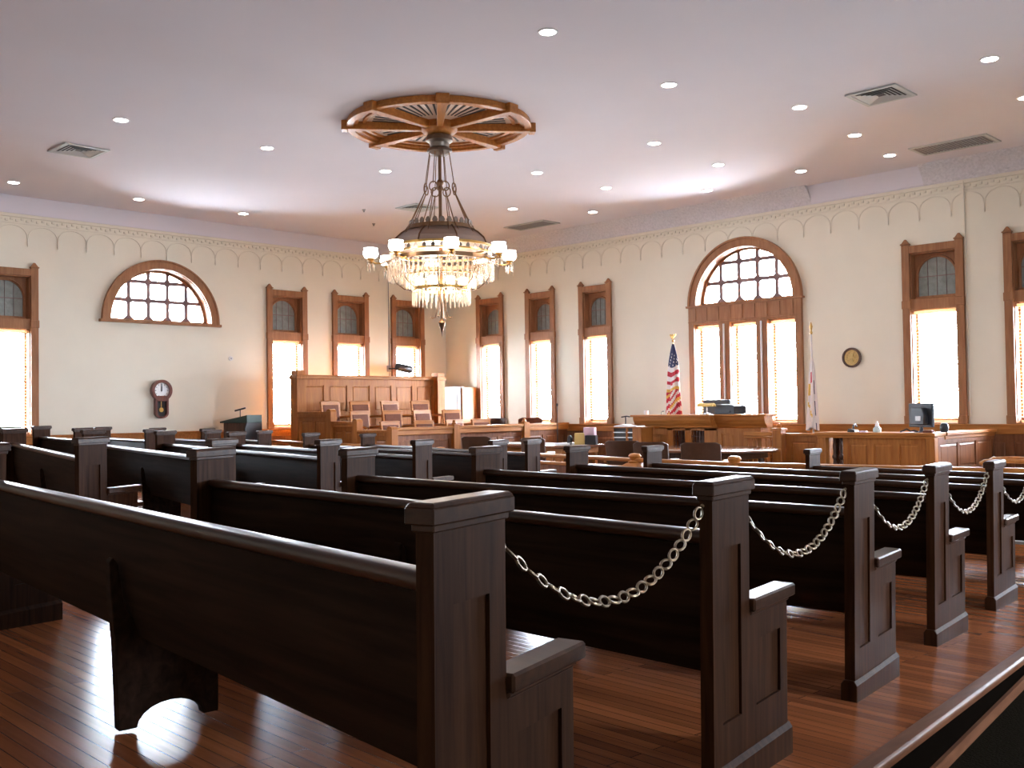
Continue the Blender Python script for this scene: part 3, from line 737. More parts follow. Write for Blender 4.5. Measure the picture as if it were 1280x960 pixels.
# cabinet in the corner
t = thing('corner_cabinet', 'low panelled oak enclosure in the room corner beside the window', 'cabinet', (0, 0, 0))
mb = MB(); mb.T = Matrix.Translation((0, 15.40, 0)) @ Matrix.Rotation(PI, 4, 'Z'); paneled(mb, 16.75, 17.78, .0, 1.88, 1, 2, 0, .05, .09, .016); mb.T = None
mb.build('front_panel', 'walnut', t)  # oak face given a dark wood colour to stand in for shade
MB().box(-16.77, -16.71, 15.37, 15.82, 0, 1.90).build('side_panel', 'oak_v', t, bevel=.004)
MB().box(-17.78, -16.69, 15.32, 15.42, 1.88, 1.92).build('top_moulding', 'walnut', t, bevel=.004)

# ------------------------------------------------------------------ chairs
def arm_chair(label, group, leather='leather_red', w=.48, bh=.97, cat='chair'):
    """wooden armchair, front towards +y: framed leather back and seat, arms on turned fronts, four legs"""
    t = thing('jury_armchair', label, cat, (0, 0, 0), 0, group); h = w / 2
    mb = MB(); mb.T = Matrix.Translation((0, -.20, .46)) @ Matrix.Rotation(R(8), 4, 'X')
    z1 = bh - .46
    mb.prism(rectl(-h, h, 0, z1), -.02, .02, 'y', [rectl(-h + .05, h - .05, .10, z1 - .06)])
    mb.prism([(-h - .008, z1 - .01), (h + .008, z1 - .01), (h + .008, z1 + .012), (h - .05, z1 + .022), (-h + .05, z1 + .022), (-h - .008, z1 + .012)], -.024, .024, 'y')
    mb.build('back_frame', 'oak', t, bevel=.006)
    mb = MB(); mb.T = Matrix.Translation((0, -.20, .46)) @ Matrix.Rotation(R(8), 4, 'X'); mb.box(-h + .045, h - .045, -.018, .03, .09, z1 - .055); mb.build('back_pad', leather, t, bevel=.012, seg=2)
    MB().box(-h + .01, h - .01, -.20, .24, .40, .445).build('seat_frame', 'oak', t, bevel=.006)
    MB().box(-h + .03, h - .03, -.18, .235, .44, .49).build('seat_pad', leather, t, bevel=.016, seg=2)
    for s in (-1, 1):
        a = MB(); a.tube([(s * (h - .01), -.22, .66), (s * (h + .01), 0, .675), (s * (h + .015), .18, .67), (s * (h + .01), .235, .645)], .024, 8)
        a.tube([(s * (h - .01), .19, .44), (s * (h + .01), .19, .66)], .018, 8); a.build('armrest', 'oak', t, smooth=True)
        MB().frustum((s * (h - .03) - .018, s * (h - .03) + .018, .19, .226), 0, (s * (h - .03) - .024, s * (h - .03) + .024, .185, .235), .41).build('leg', 'oak_v', t)
        MB().frustum((s * (h - .03) - .018, s * (h - .03) + .018, -.25, -.214), 0, (s * (h - .03) - .024, s * (h - .03) + .024, -.225, -.178), .41).build('leg', 'oak_v', t)
    return t
jc = arm_chair('x', 'jury armchairs'); jury = []
rows = [(-16.45, .62, [11.80, 12.50, 13.30, 14.10], 'top tier of the jury box'), (-15.55, .42, [11.85, 12.62, 13.42, 14.2], 'middle tier of the jury box'), (-14.7, .22, [11.92, 12.72, 13.55, 14.25], 'lowest tier of the jury box')]
first = True
who = ['nearest the stepped side wall', 'second from the stepped side wall', 'second from the room corner', 'closest to the room corner']
for x, z, yl, where in rows:
    for i, y in enumerate(yl):
        c = jc if first else copy_tree(jc); first = False
        c.location = (x, y, z); c.rotation_euler = (0, 0, -PI / 2 + R([4, -3, 2, -5][i]))
        c['label'] = 'leather-backed oak armchair, %s, %s' % (where, who[i])
def swivel_chair(label, x, y, rz, mat='leather', w=.54, top=.92, round_back=False, group='chairs at the counsel tables'):
    t = thing('leather_chair', label, 'chair', (x, y, .012), rz, group); h = w / 2
    mb = MB(); prof = []
    n = 9
    vs_ = []; fs = []
    for j in range(6):
        z = .52 + (top - .52) * j / 5
        for k_ in range(n):
            u = -1 + 2 * k_ / (n - 1)
            ww = h * (1 - (.10 if round_back else .02) * (1 - j / 5) * 1.0)
            if j == 5 and abs(u) == 1: zz = z - .03
            else: zz = z
            vs_.append((u * ww, -.24 - .04 * j / 5 + .07 * u * u, zz)); 
    m_ = len(vs_)
    vs_ += [(p[0] * .97, p[1] + .07, p[2] - .005) for p in vs_]
    for j in range(5):
        for k_ in range(n - 1):
            a = j * n + k_; fs.append((a, a + 1, a + n + 1, a + n)); fs.append((m_ + a, m_ + a + n, m_ + a + n + 1, m_ + a + 1))
    for k_ in range(n - 1):
        fs.append((k_, m_ + k_, m_ + k_ + 1, k_ + 1)); a = 5 * n + k_; fs.append((a, a + 1, m_ + a + 1, m_ + a))
    for j in range(5):
        a = j * n; fs.append((a, a + n, m_ + a + n, m_ + a)); a = j * n + n - 1; fs.append((a, m_ + a, m_ + a + n, a + n))
    mb.add(vs_, fs); mb.build('backrest', mat, t, smooth=True, bevel=.012, seg=2)
    MB().box(-h + .03, h - .03, -.22, .25, .42, .50).build('seat', mat, t, bevel=.025, seg=3)
    for s in (-1, 1):
        MB().tube([(s * (h - .01), -.22, .60), (s * (h + .02), -.16, .67), (s * (h + .02), .16, .66), (s * (h - .01), .2, .50)], .02, 8).build('armrest', 'oak', t, smooth=True)
    MB().lathe([(.03, .08), (.03, .38), (.10, .42)], n=12).build('pedestal', 'black', t, smooth=True)
    for q in range(4):
        a = PI / 4 + q * PI / 2; mb = MB(); mb.tube([(0, 0, .10), (.14 * math.cos(a), .14 * math.sin(a), .09), (.28 * math.cos(a), .28 * math.sin(a), .055)], .018, 6); mb.ball((.28 * math.cos(a), .28 * math.sin(a), .028), .028, 8); mb.build('leg', 'walnut', t, smooth=True)
    return t
swivel_chair('square-backed dark leather chair at the long table, right of the two side by side', -7.62, 11.36, R(22))
swivel_chair('dark leather chair at the long table, mostly hidden behind a pew end post', -8.33, 11.25, R(16), w=.5)
swivel_chair('brown leather chair with curved back, left of the carved newel post', -9.02, 11.55, R(12), round_back=True, w=.58)
swivel_chair('rounded brown leather chair before the jury box rail', -12.95, 12.3, R(30), round_back=True)
swivel_chair('narrow dark leather chair behind two pew ends, before the corner table', -11.35, 12.1, R(20), w=.42)
swivel_chair('brown leather armchair between the jury box and the corner windows', -14.55, 15.2, R(200), top=1.2, mat='leather_red', group='chairs by the corner windows')
swivel_chair('dark leather armchair nearest the jury box front rail, under the first corner window', -15.6, 15.2, R(190), top=1.2, group='chairs by the corner windows')

# ------------------------------------------------------------------ counsel tables
def oval_table(label, x, y, ax_, ay, h, rz=0.0):
    t = thing('counsel_table', label, 'table', (x, y, .012), rz)
    MB().lathe([(1.0, h - .045), (1.02, h - .03), (1.02, h - .008), (1.0, h)], n=48, sx=ax_, sy=ay).build('tabletop', 'table', t, smooth=True)
    MB().box(-ax_ * .72, ax_ * .72, -ay * .55, ay * .55, h - .15, h - .045).build('apron', 'walnut', t, bevel=.004)
    for sx in (-1, 1):
        for sy in (-1, 1):
            MB().lathe([(.045, 0), (.03, .05), (.05, .12), (.03, .3), (.045, h - .2), (.045, h - .15)], sx * ax_ * .66, sy * ay * .48, 12).build('leg', 'walnut', t, smooth=True)
    return t
oval_table('long oval counsel table with polished dark top, behind the leather chairs', -8.75, 12.85, 1.28, .92, .76)
t = thing('corner_table', 'broad table covered in papers near the room corner', 'table', (-12.35, 13.45, .012), R(-4))
MB().box(-1.35, .95, -.55, .5, .70, .745).build('tabletop', 'table', t, bevel=.008)
MB().box(-1.25, .85, -.47, .42, .60, .70).build('apron', 'oak', t)
MB().box(-1.2, .8, -.45, -.42, .12, .60).build('modesty_panel', 'oak', t)
for sx in (-1.2, .8):
    for sy in (-.45, .38): MB().box(sx - .03, sx + .03, sy - .03, sy + .03, 0, .62).build('leg', 'oak_v', t)
TZ = .757
for i, (x, y, w_, d_, a, lb) in enumerate([(-13.2, 13.45, .6, .42, 6, 'sheets of white paper spread on the left half of the corner table'), (-12.45, 13.35, .5, .35, -8, 'white papers in the middle of the corner table'), (-11.95, 13.5, .28, .3, 3, 'small stack of paper beside the folders on the corner table')]):
    mb = MB(); mb.box(-w_ / 2, w_ / 2, -d_ / 2, d_ / 2, 0, .006 + .008 * i); mb.box(-w_ / 2 + .03, w_ / 2 + .02, -d_ / 2 + .03, d_ / 2 + .01, .006 + .008 * i, .012 + .008 * i)
    o = mb.build('paper_stack', 'paper'); o.location = (x, y, TZ); o.rotation_euler = (0, 0, R(a)); tag(o, lb, 'papers', 'papers on the corner table')
# desktop files
def holder(x, y, w_, h_, m, lb, nm='file_holder', rz=0.0, tilt=0.0):
    mb = MB()
    mb.prism([(-w_ / 2, 0), (w_ / 2, 0), (w_ / 2 * .9, h_), (-w_ / 2 * .92, h_)], -.06, .06, 'y')
    o = mb.build(nm, m, bevel=.006); o.location = (x, y, TZ); o.rotation_euler = (0, tilt, rz); tag(o, lb, 'folder', 'files on the corner table'); return o
holder(-11.66, 13.55, .20, .20, 'yellow', 'yellow folder leaning left of the pink files on the corner table', 'paper_folder', R(20))
holder(-11.50, 13.62, .22, .30, 'pink', 'pink upright file on the corner table', 'paper_folder', R(20))
holder(-11.37, 13.50, .21, .165, 'black', 'black desktop file box on the corner table', rz=R(20))
o = MB().prism([(-.05, 0), (.03, 0), (.06, .11), (.02, .17), (-.03, .14)], -.03, .03, 'y').build('tape_dispenser', 'black', bevel=.01); o.location = (-11.83, 13.45, TZ); tag(o, 'small black desk gadget left of the yellow folder', 'dispenser')
# paper organiser
t = thing('paper_organizer', 'wooden pigeonhole paper tray stand between the corner table and the judge bench', 'organizer', (-10.48, 13.5, .012), 0)
mb = MB(); mb.box(-.30, .30, -.14, .18, .0, .55); mb.box(-.30, -.28, -.14, .18, .55, 1.04); mb.box(-.02, .02, -.14, .18, .55, 1.04); mb.box(.12, .30, -.14, .18, .55, 1.04); mb.box(-.32, .32, -.16, .2, 1.04, 1.06); mb.box(-.3, .3, .16, .18, .55, 1.04)
mb.build('case', 'oak_v', t, bevel=.003)
for k_ in range(5):
    z = .62 + .085 * k_
    for xa, xb in ((-.275, -.03), (.025, .115)):
        MB().box(xa, xb, -.15, .14, z, z + .016).build('shelf', 'paper', t)
MB().box(-.28, .12, -.12, .14, .555, 1.035).build('recess', 'ventdark', t)
mb = MB(); mb.prism([(-.28, 0), (.22, 0), (.2, .02), (.05, .015), (-.1, .045), (-.25, .02)], -.12, .12, 'y'); o = mb.build('paper_stack', 'paper'); o.location = (-10.5, 13.5, 1.073); tag(o, 'loose white papers on top of the pigeonhole stand', 'papers')

# ------------------------------------------------------------------ judge's bench and clerk area
t = thing('judge_bench', 'wide oak judge bench with overhanging moulded top and lattice openings', 'bench', (0, 0, 0))
YB = 13.98
mb = MB()
def fascia(mb, x0, x1, yo=0.0):
    mb.prism([(YB + .25, 1.05), (YB - .05 + yo, 1.05), (YB - .06 + yo, 1.08), (YB - .10 + yo, 1.12), (YB - .13 + yo, 1.17), (YB - .14 + yo, 1.23), (YB + .25, 1.23)], x0, x1, 'x')
fascia(mb, -10.72, -9.15); fascia(mb, -9.15, -8.24, .12); mb.build('fascia', 'oak', t, bevel=.004)
mb = MB(); mb.box(-10.76, -9.14, YB - .17, YB + .30, 1.23, 1.265); mb.box(-9.14, -8.2, YB - .05, YB + .30, 1.23, 1.265); mb.build('bench_top', 'oak', t, bevel=.008)
mb = MB(); mb.T = Matrix.Translation((0, YB + .05, 0)) @ Matrix.Rotation(PI, 4, 'Z')
paneled(mb, 10.10, 10.62, 0, 1.04, 1, 2, 0, .05, .11, .018); mb.T = None
for xa, xb in ((-10.10, -9.98), (-9.74, -9.62), (-9.36, -9.12), (-8.72, -8.34)): mb.box(xa, xb, YB, YB + .06, 0, 1.04)
mb.box(-10.1, -9.12, YB, YB + .06, 0, .66); mb.box(-10.1, -9.12, YB, YB + .06, 1.0, 1.05)
mb.box(-10.62, -8.34, YB + .05, YB + .09, 0, .66); mb.box(-10.62, -8.34, YB + .28, YB + .32, .6, 1.05)
mb.build('front_panel', 'oak_v', t, bevel=.003)
mb = MB(); mb.T = Matrix.Translation((0, YB + .06, 0)) @ Matrix.Rotation(PI, 4, 'Z'); paneled(mb, 8.72, 9.12, 0, 1.04, 1, 1, 0, .05, .08, .016); mb.build('side_front_panel', 'oak_v', t)
for xa in (-9.98, -9.62):
    mb = MB()
    for i in range(4): mb.box(xa + .03 + i * .06, xa + .045 + i * .06, YB + .02, YB + .04, .66, 1.0)
    for z in (.74, .82, .90): mb.box(xa, xa + .25, YB + .022, YB + .038, z, z + .012)
    mb.build('lattice', 'walnut', t)
    MB().box(xa, xa + .24, YB + .2, YB + .21, .66, 1.0).build('lattice_backing', 'walnut', t)
for xa in (-8.34, -10.66): MB().box(xa, xa + .04, YB - .02, YB + .25, 0, 1.05).build('side_panel', 'oak_v', t)
# balustrade, newel and gate between bench and clerk counter
def balustrade(x0, x1, y, h, label, ns, z0=.35):
    t = thing('court_balustrade', label, 'railing', (0, 0, 0))
    mb = MB(); mb.box(x0, x1, y - .04, y + .04, h - .06, h); mb.box(x0, x1, y - .03, y + .03, h - .10, h - .07); mb.build('hand_rail', 'oak', t, bevel=.006)
    MB().box(x0, x1, y - .03, y + .03, 0, z0).build('bottom_panel', 'oak', t)
    for i in range(ns):
        x = x0 + (x1 - x0) * (i + .5) / ns; q = (h - .1 - z0)
        MB().lathe([(.018, z0), (.018, z0 + q * .08), (.01, z0 + q * .12), (.02, z0 + q * .3), (.012, z0 + q * .48), (.022, z0 + q * .52), (.012, z0 + q * .56), (.018, z0 + q * .75), (.01, z0 + q * .9), (.018, z0 + q)], x, y, 10).build('baluster', 'oak_v', t, smooth=True)
    return t
balustrade(-8.52, -8.02, 13.85, .99, 'short oak balustrade joining the judge bench to the gate post', 6)
t = thing('gate_post', 'square oak post with small finial beside the gate panel', 'post', (-7.92, 13.85, 0))
MB().box(-.075, .075, -.075, .075, 0, 1.02).build('shaft', 'oak_v', t, bevel=.006)
mb = MB(); mb.box(-.09, .09, -.09, .09, 1.02, 1.05); mb.lathe([(.05, 1.05), (.03, 1.065), (.045, 1.09), (.02, 1.12), (0, 1.125)], n=12); mb.build('finial', 'oak', t)
t = thing('swing_gate', 'solid oak gate panel with dark cap, under the right flag', 'gate', (0, 0, 0))
mb = MB(); mb.T = Matrix.Translation((0, 13.95, 0)) @ Matrix.Rotation(PI, 4, 'Z'); paneled(mb, 7.25, 7.83, .02, .93, 1, 1, 0, .05, .08, .016); mb.build('leaf', 'oak_v', t)
MB().box(-7.84, -7.24, 13.88, 13.99, .93, .97).build('cap_rail', 'oak', t, bevel=.005)
t = thing('clerk_counter', 'long panelled oak clerk counter with turned corner spindles', 'counter', (0, 0, 0))
mb = MB(); mb.T = Matrix.Translation((0, 13.65, 0)) @ Matrix.Rotation(PI, 4, 'Z'); paneled(mb, 5.58, 6.76, .05, .93, 3, 1, 0, .05, .085, .018); mb.build('front_panel', 'oak_v', t)
mb = MB(); mb.box(-7.16, -5.42, 13.52, 14.05, .955, 1.0); mb.box(-7.14, -5.44, 13.55, 13.9, .92, .957); mb.build('counter_top', 'oak', t, bevel=.006)
for x in (-7.07, -5.50):
    mb = MB(); mb.box(x - .06, x + .06, 13.56, 13.68, 0, .955); mb.build('corner_post', 'oak_v', t, bevel=.006)
mb = MB(); mb.box(-6.99, -6.76, 13.64, 13.70, 0, .3); mb.box(-6.99, -6.76, 13.75, 13.78, .3, .93); mb.build('recess_panel', 'walnut', t)
for x in (-6.93, -6.83):
    MB().lathe([(.03, .3), (.03, .36), (.016, .40), (.034, .52), (.016, .60), (.036, .63), (.036, .66), (.016, .69), (.03, .80), (.016, .88), (.03, .93)], x, 13.68, 12).build('spindle', 'walnut', t, smooth=True)
mb = MB(); mb.box(-7.12, -7.06, 13.68, 15.75, 0, .95); mb.build('end_panel', 'oak_v', t)
mb = MB(); mb.T = Matrix.Translation((-5.49, 0, 0)) @ Matrix.Rotation(-PI / 2, 4, 'Z'); paneled(mb, -15.78, -13.68, .0, .93, 3, 2, 0, .05, .08, .016); mb.build('return_panel', 'wains', t)
mb = MB(); mb.box(-5.62, -5.40, 13.9, 15.78, .955, 1.0); mb.box(-5.52, -5.43, 13.9, 15.78, .9, .957); mb.build('return_top', 'oak_y', t, bevel=.006)
# things on the clerk counter
CT = 1.0
def on(mb, name, mat, loc, label, cat, rz=0.0, group=None, **kw):
    o = mb.build(name, mat, **kw); o.location = loc; o.rotation_euler = (0, 0, rz); return tag(o, label, cat, group)
t = thing('computer_monitor', 'dark monitor seen from behind on the clerk counter before the window', 'monitor', (-5.72, 13.82, CT), R(-25))
MB().box(-.22, .22, -.02, .03, .07, .40).build('display', 'screen', t, bevel=.012, seg=2)
MB().prism([(-.13, .11), (.15, .11), (.17, .24), (.12, .34), (-.10, .34)], -.10, -.02, 'y').build('rear_housing', 'black', t, bevel=.015)
MB().box(.0, .10, -.105, -.099, .16, .225).build('sticker', 'paper', t)
mb = MB(); mb.lathe([(.11, 0), (.11, .012), (.03, .02), (.025, .09)], n=20, sy=.8); mb.build('stand', 'black', t, smooth=True)
on(MB().tube([(0, 0, .012), (.05, .01, .03), (.1, -.01, .05), (.14, .01, .02), (.2, -.01, .03), (.25, 0, .012)], .012, 6), 'cable_bundle', 'black', (-5.95, 13.66, CT), 'tangle of black cables in front of the monitor', 'cable', smooth=True)
t = thing('sanitizer_bottle', 'clear pump bottle with white cap on the clerk counter', 'bottle', (-6.32, 13.75, CT))
MB().lathe([(.05, 0), (.055, .01), (.055, .05), (.035, .075), (.02, .085)], n=16).build('body', 'clear', t, smooth=True)
MB().lathe([(.028, .08), (.026, .10), (.015, .13), (.008, .155), (0, .157)], n=12).build('pump', 'paper', t, smooth=True)
t = thing('desk_telephone', 'small black telephone on the clerk counter left of the bottle', 'telephone', (-6.66, 13.72, CT))
MB().prism([(-.06, 0), (.06, 0), (.05, .03), (-.05, .05)], -.07, .07, 'y').build('base', 'black', t, bevel=.005)
MB().tube([(.03, -.06, .05), (.03, -.05, .10), (.03, .0, .11), (.03, .05, .08)], .016, 8).build('handset', 'black', t, smooth=True)
on(MB().box(-.05, .05, -.03, .03, 0, .02), 'note_pad', 'pink', (-6.5, 13.7, CT), 'small pink note pad between telephone and bottle', 'pad')
on(MB().lathe([(.05, 0), (.06, .05), (.055, .10), (.03, .125), (0, .13)], n=16), 'round_speaker', 'black', (-5.50, 14.05, CT), 'small dark rounded gadget at the right end of the clerk counter', 'gadget', smooth=True)
on(MB().box(-.06, .06, -.04, .04, 0, .035), 'note_box', 'leather_red', (-5.56, 13.66, CT), 'little red-brown box on the clerk counter right of the monitor', 'box')
# things on and behind the judge bench
t = thing('judge_chair', 'tall black leather judge chair behind the bench', 'chair', (-9.66, 14.85, .30), PI)
MB().box(-.27, .27, -.05, .06, .55, 1.21).build('backrest', 'black', t, bevel=.04, seg=3)
MB().box(-.27, .27, .02, .5, .42, .54).build('seat', 'black', t, bevel=.03, seg=2)
MB().lathe([(.26, 0), (.26, .04), (.04, .08), (.04, .42)], 0, .25, 16).build('pedestal', 'black', t, smooth=True)
struct(MB().box(-10.6, -8.35, 14.45, 15.75, 0.012, .30).build('floor_dais', 'wains'))
t = thing('desk_printer', 'black printer on the judge bench, right of the brass lamp', 'printer', (-9.07, 14.32, 1.265), R(-8))
mb = MB(); mb.prism([(-.21, 0), (.21, 0), (.21, .13), (.15, .155), (-.18, .165), (-.21, .14)], -.15, .15, 'y'); mb.build('body', 'screen', t, bevel=.012, seg=2)
MB().box(-.15, .12, -.17, -.148, .03, .06).build('paper_tray', 'black', t)
t = thing('desk_lamp', 'brass banker lamp with amber shade on the judge bench', 'lamp', (-9.40, 14.12, 1.265))
MB().lathe([(.07, 0), (.07, .012), (.014, .03), (.012, .14)], n=16).build('stem', 'silver', t, smooth=True)
mb = MB(); mb.prism([(-.055, .13), (-.045, .165), (0, .185), (.045, .165), (.055, .13), (.04, .13), (0, .165), (-.04, .13)], -.15, .15, 'x'); mb.build('lamp_shade', 'fringe', t, smooth=True)
t = thing('table_microphone', 'black microphone on a stand at the left end of the judge bench', 'microphone', (-10.78, 13.72, .012))
MB().lathe([(.09, 0), (.09, .02), (.01, .04), (.01, 1.24)], n=12).build('stand', 'black', t, smooth=True)
MB().tube([(-.09, 0, 1.22), (.02, 0, 1.235), (.08, .02, 1.225)], .011, 8).build('head', 'black', t, smooth=True)
t = thing('bench_microphone', 'small black microphone on the judge bench right of the striped flag', 'microphone', (-10.30, 14.1, 1.265))
MB().tube([(0, 0, 0), (.0, 0, .035), (.03, -.02, .055), (.055, -.03, .058)], .005, 6).build('gooseneck', 'black', t)
MB().ball((.065, -.033, .058), .013, 10).build('head', 'black', t, smooth=True)
on(MB().lathe([(.035, 0), (.045, .03), (.04, .07), (.045, .075), (0, .076)], n=16), 'water_pitcher', 'paper', (-10.62, 14.1, 1.265), 'small white pitcher on the judge bench left of the striped flag', 'pitcher', smooth=True)
t = thing('microphone_stand', 'slender floor microphone stand in front of the middle corner window', 'microphone', (-12.72, 14.12, .012))
MB().lathe([(.11, 0), (.11, .02), (.009, .035), (.007, 1.43)], n=14).build('stand', 'black', t, smooth=True)
MB().lathe([(.008, 1.42), (.018, 1.44), (.018, 1.47), (0, 1.485)], n=10).build('head', 'black', t, smooth=True)
# witness armchair at the right
t = thing('wooden_armchair', 'oak armchair right of the clerk counter', 'chair', (-4.18, 12.6, .012), R(100))
mb = MB(); mb.box(-.26, .26, -.24, .26, .40, .46); mb.build('seat', 'oak', t, bevel=.012)
for s in (-1, 1):
    mb = MB(); mb.tube([(s * .26, -.26, .40), (s * .27, -.31, .80), (s * .27, -.36, .97), (s * .27, -.40, .985)], .028, 8); mb.build('back_post', 'oak_v', t, smooth=True)
    mb = MB(); mb.tube([(s * .27, -.3, .70), (s * .29, 0, .71), (s * .29, .22, .70), (s * .29, .27, .67)], .026, 8); mb.tube([(s * .28, .2, .42), (s * .29, .2, .70)], .02, 8); mb.build('armrest', 'oak', t, smooth=True)
    for yy in (-.2, .22): MB().frustum((s * .22 - .02, s * .22 + .02, yy - .02, yy + .02), 0, (s * .22 - .028, s * .22 + .028, yy - .028, yy + .028), .41).build('leg', 'oak_v', t)
for z in (.82, .62): MB().box(-.26, .26, -.345 + (.82 - z) * .1, -.31 + (.82 - z) * .1, z, z + .06).build('back_slat', 'oak', t, bevel=.005)

# lectern by the left wall
t = thing('lectern', 'dark wooden lectern with green sloping top and black cloth by the left wall', 'lectern', (-16.6, 9.75, F(-16.6, 9.75)), R(-58))
Fz = 0
mb = MB(); mb.box(-.30, .30, -.22, .22, 0, 1.06); mb.build('body', 'walnut', t, bevel=.008)
mb = MB(); mb.prism([(-.27, 1.06), (.27, 1.06), (.27, 1.20), (-.27, 1.09)], -.245, .34, 'x'); mb.build('desk_top', 'green', t, bevel=.006)
mb = MB(); mb.prism([(-.30, 1.20), (.30, 1.06), (.36, .95), (.36, .55), (.31, .50), (-.30, .50)], .225, .245, 'y'); mb.build('cloth', 'black', t)
t = thing('lectern_microphone', 'small microphone rising from the lectern top', 'microphone', (-16.62, 9.72, F(-16.6, 9.75) + 1.16))
MB().tube([(0, 0, 0), (0, 0, .13)], .008, 8).build('stem', 'black', t)
MB().tube([(-.10, -.05, .12), (.10, .05, .17)], .016, 8).build('head', 'black', t, smooth=True)

# ------------------------------------------------------------------ wall things
t = thing('wall_clock', 'red-brown pendulum wall clock with round white dial reading twelve, on the left wall', 'clock', (LEFT_X, 8.755, 1.84), -PI / 2)
def disc_y(mb, r, y0, y1, cx=0, cz=0, n=36, r0=0): 
    o_ = [(cx + r * math.cos(2 * PI * i / n), cz + r * math.sin(2 * PI * i / n)) for i in range(n)]
    h_ = [[(cx + r0 * math.cos(2 * PI * i / n), cz + r0 * math.sin(2 * PI * i / n)) for i in range(n)]] if r0 else []
    mb.prism(o_, y0, y1, 'y', h_)
mb = MB(); disc_y(mb, .20, 0, .09, r0=.145); disc_y(mb, .16, 0, .05); mb.build('clock_case', 'mahog', t, bevel=.008, seg=2)
mb = MB(); disc_y(mb, .15, .05, .056); mb.build('dial', 'paper', t)
mb = MB()
for i in range(12):
    a = PI * i / 6; mb.T = Matrix.Rotation(a, 4, 'Y'); mb.box(-.004 if i % 3 else -.007, .004 if i % 3 else .007, .056, .059, .105, .13)
mb.T = None; mb.build('hour_marks', 'black', t)
mb = MB(); mb.box(-.006, .006, .06, .064, -.02, .115); mb.box(-.009, .003, .064, .067, -.01, .075); disc_y(mb, .012, .056, .068, n=12); mb.build('hands', 'black', t)
hs = [(-.13, -.10), (-.13, -.44)] + [(.13 * math.cos(PI + PI * i / 12), -.42 + .10 * math.sin(PI + PI * i / 12)) for i in range(1, 12)] + [(.13, -.44), (.13, -.10)]
hole = [(-.09, -.20), (.09, -.20), (.09, -.42)] + [(.09 * math.cos(-PI * i / 12), -.42 + .065 * math.sin(-PI * i / 12)) for i in range(1, 12)] + [(-.09, -.42)]
MB().prism(hs, 0, .08, 'y', [hole]).build('pendulum_case', 'mahog', t, bevel=.006)
MB().prism(hole, .002, .02, 'y').build('case_back', 'ventdark', t)
mb = MB(); disc_y(mb, .042, .035, .045, cz=-.36, n=20); mb.box(-.004, .004, .037, .043, -.36, -.2); mb.build('pendulum', 'brass', t)
t = thing('wall_seal', 'round seal plaque with dark rim and gold relief on the front wall', 'plaque', (-7.70, FRONT_Y, 2.17), PI)
mb = MB(); disc_y(mb, .165, 0, .03, r0=.13); mb.build('rim', 'walnut', t, bevel=.006)
mb = MB(); disc_y(mb, .135, 0, .018); disc_y(mb, .10, .018, .024, r0=.085); mb.prism([(.0, .075), (.02, .03), (.07, .04), (.03, 0), (.06, -.05), (.01, -.035), (-.03, -.075), (-.02, -.02), (-.075, -.01), (-.03, .02), (-.04, .06)], .018, .032, 'y'); mb.build('relief', 'gold', t)
t = thing('wall_speaker', 'black cylindrical speaker on a bracket before the last window of the left wall', 'speaker', (LEFT_X, 14.15, 2.34))
mb = MB(); mb.T = Matrix.Translation((.30, .2, 0)) @ Matrix.Rotation(R(80), 4, 'X') @ Matrix.Rotation(R(0), 4, 'Y'); mb.lathe([(.075, -.20), (.09, -.17), (.09, .17), (.075, .20)], n=20); mb.build('housing', 'black', t, smooth=True)
MB().tube([(0, 0, 0), (.15, .02, 0), (.30, .1, 0)], .015, 8).build('bracket', 'black', t)
MB().box(0, .015, -.05, .05, -.07, .07).build('wall_plate', 'grille', t)
t = thing('thermostat', 'little round white sensor on the left wall above the clock level', 'sensor', (LEFT_X, 10.21, 2.47), -PI / 2)
mb = MB(); disc_y(mb, .045, 0, .03, n=20); mb.build('body', 'white', t, bevel=.006); mb = MB(); disc_y(mb, .015, .03, .04, n=12); mb.build('lens', 'grille', t)
o = MB().tube([(LEFT_X + .012, 14.16, 4.6), (LEFT_X + .012, 14.16, 1.07)], .009, 6).build('wall_cable', 'grille'); tag(o, 'thin vertical cable running down the left wall beside its last window', 'cable')
o = MB().tube([(-5.83, FRONT_Y - .03, 4.80), (-5.83, FRONT_Y - .012, 4.2), (-5.83, FRONT_Y - .012, 3.0), (-5.81, FRONT_Y - .012, 1.07)], .012, 6).build('wall_conduit', 'relief'); tag(o, 'cream painted conduit running down the front wall right of the wide window', 'conduit')

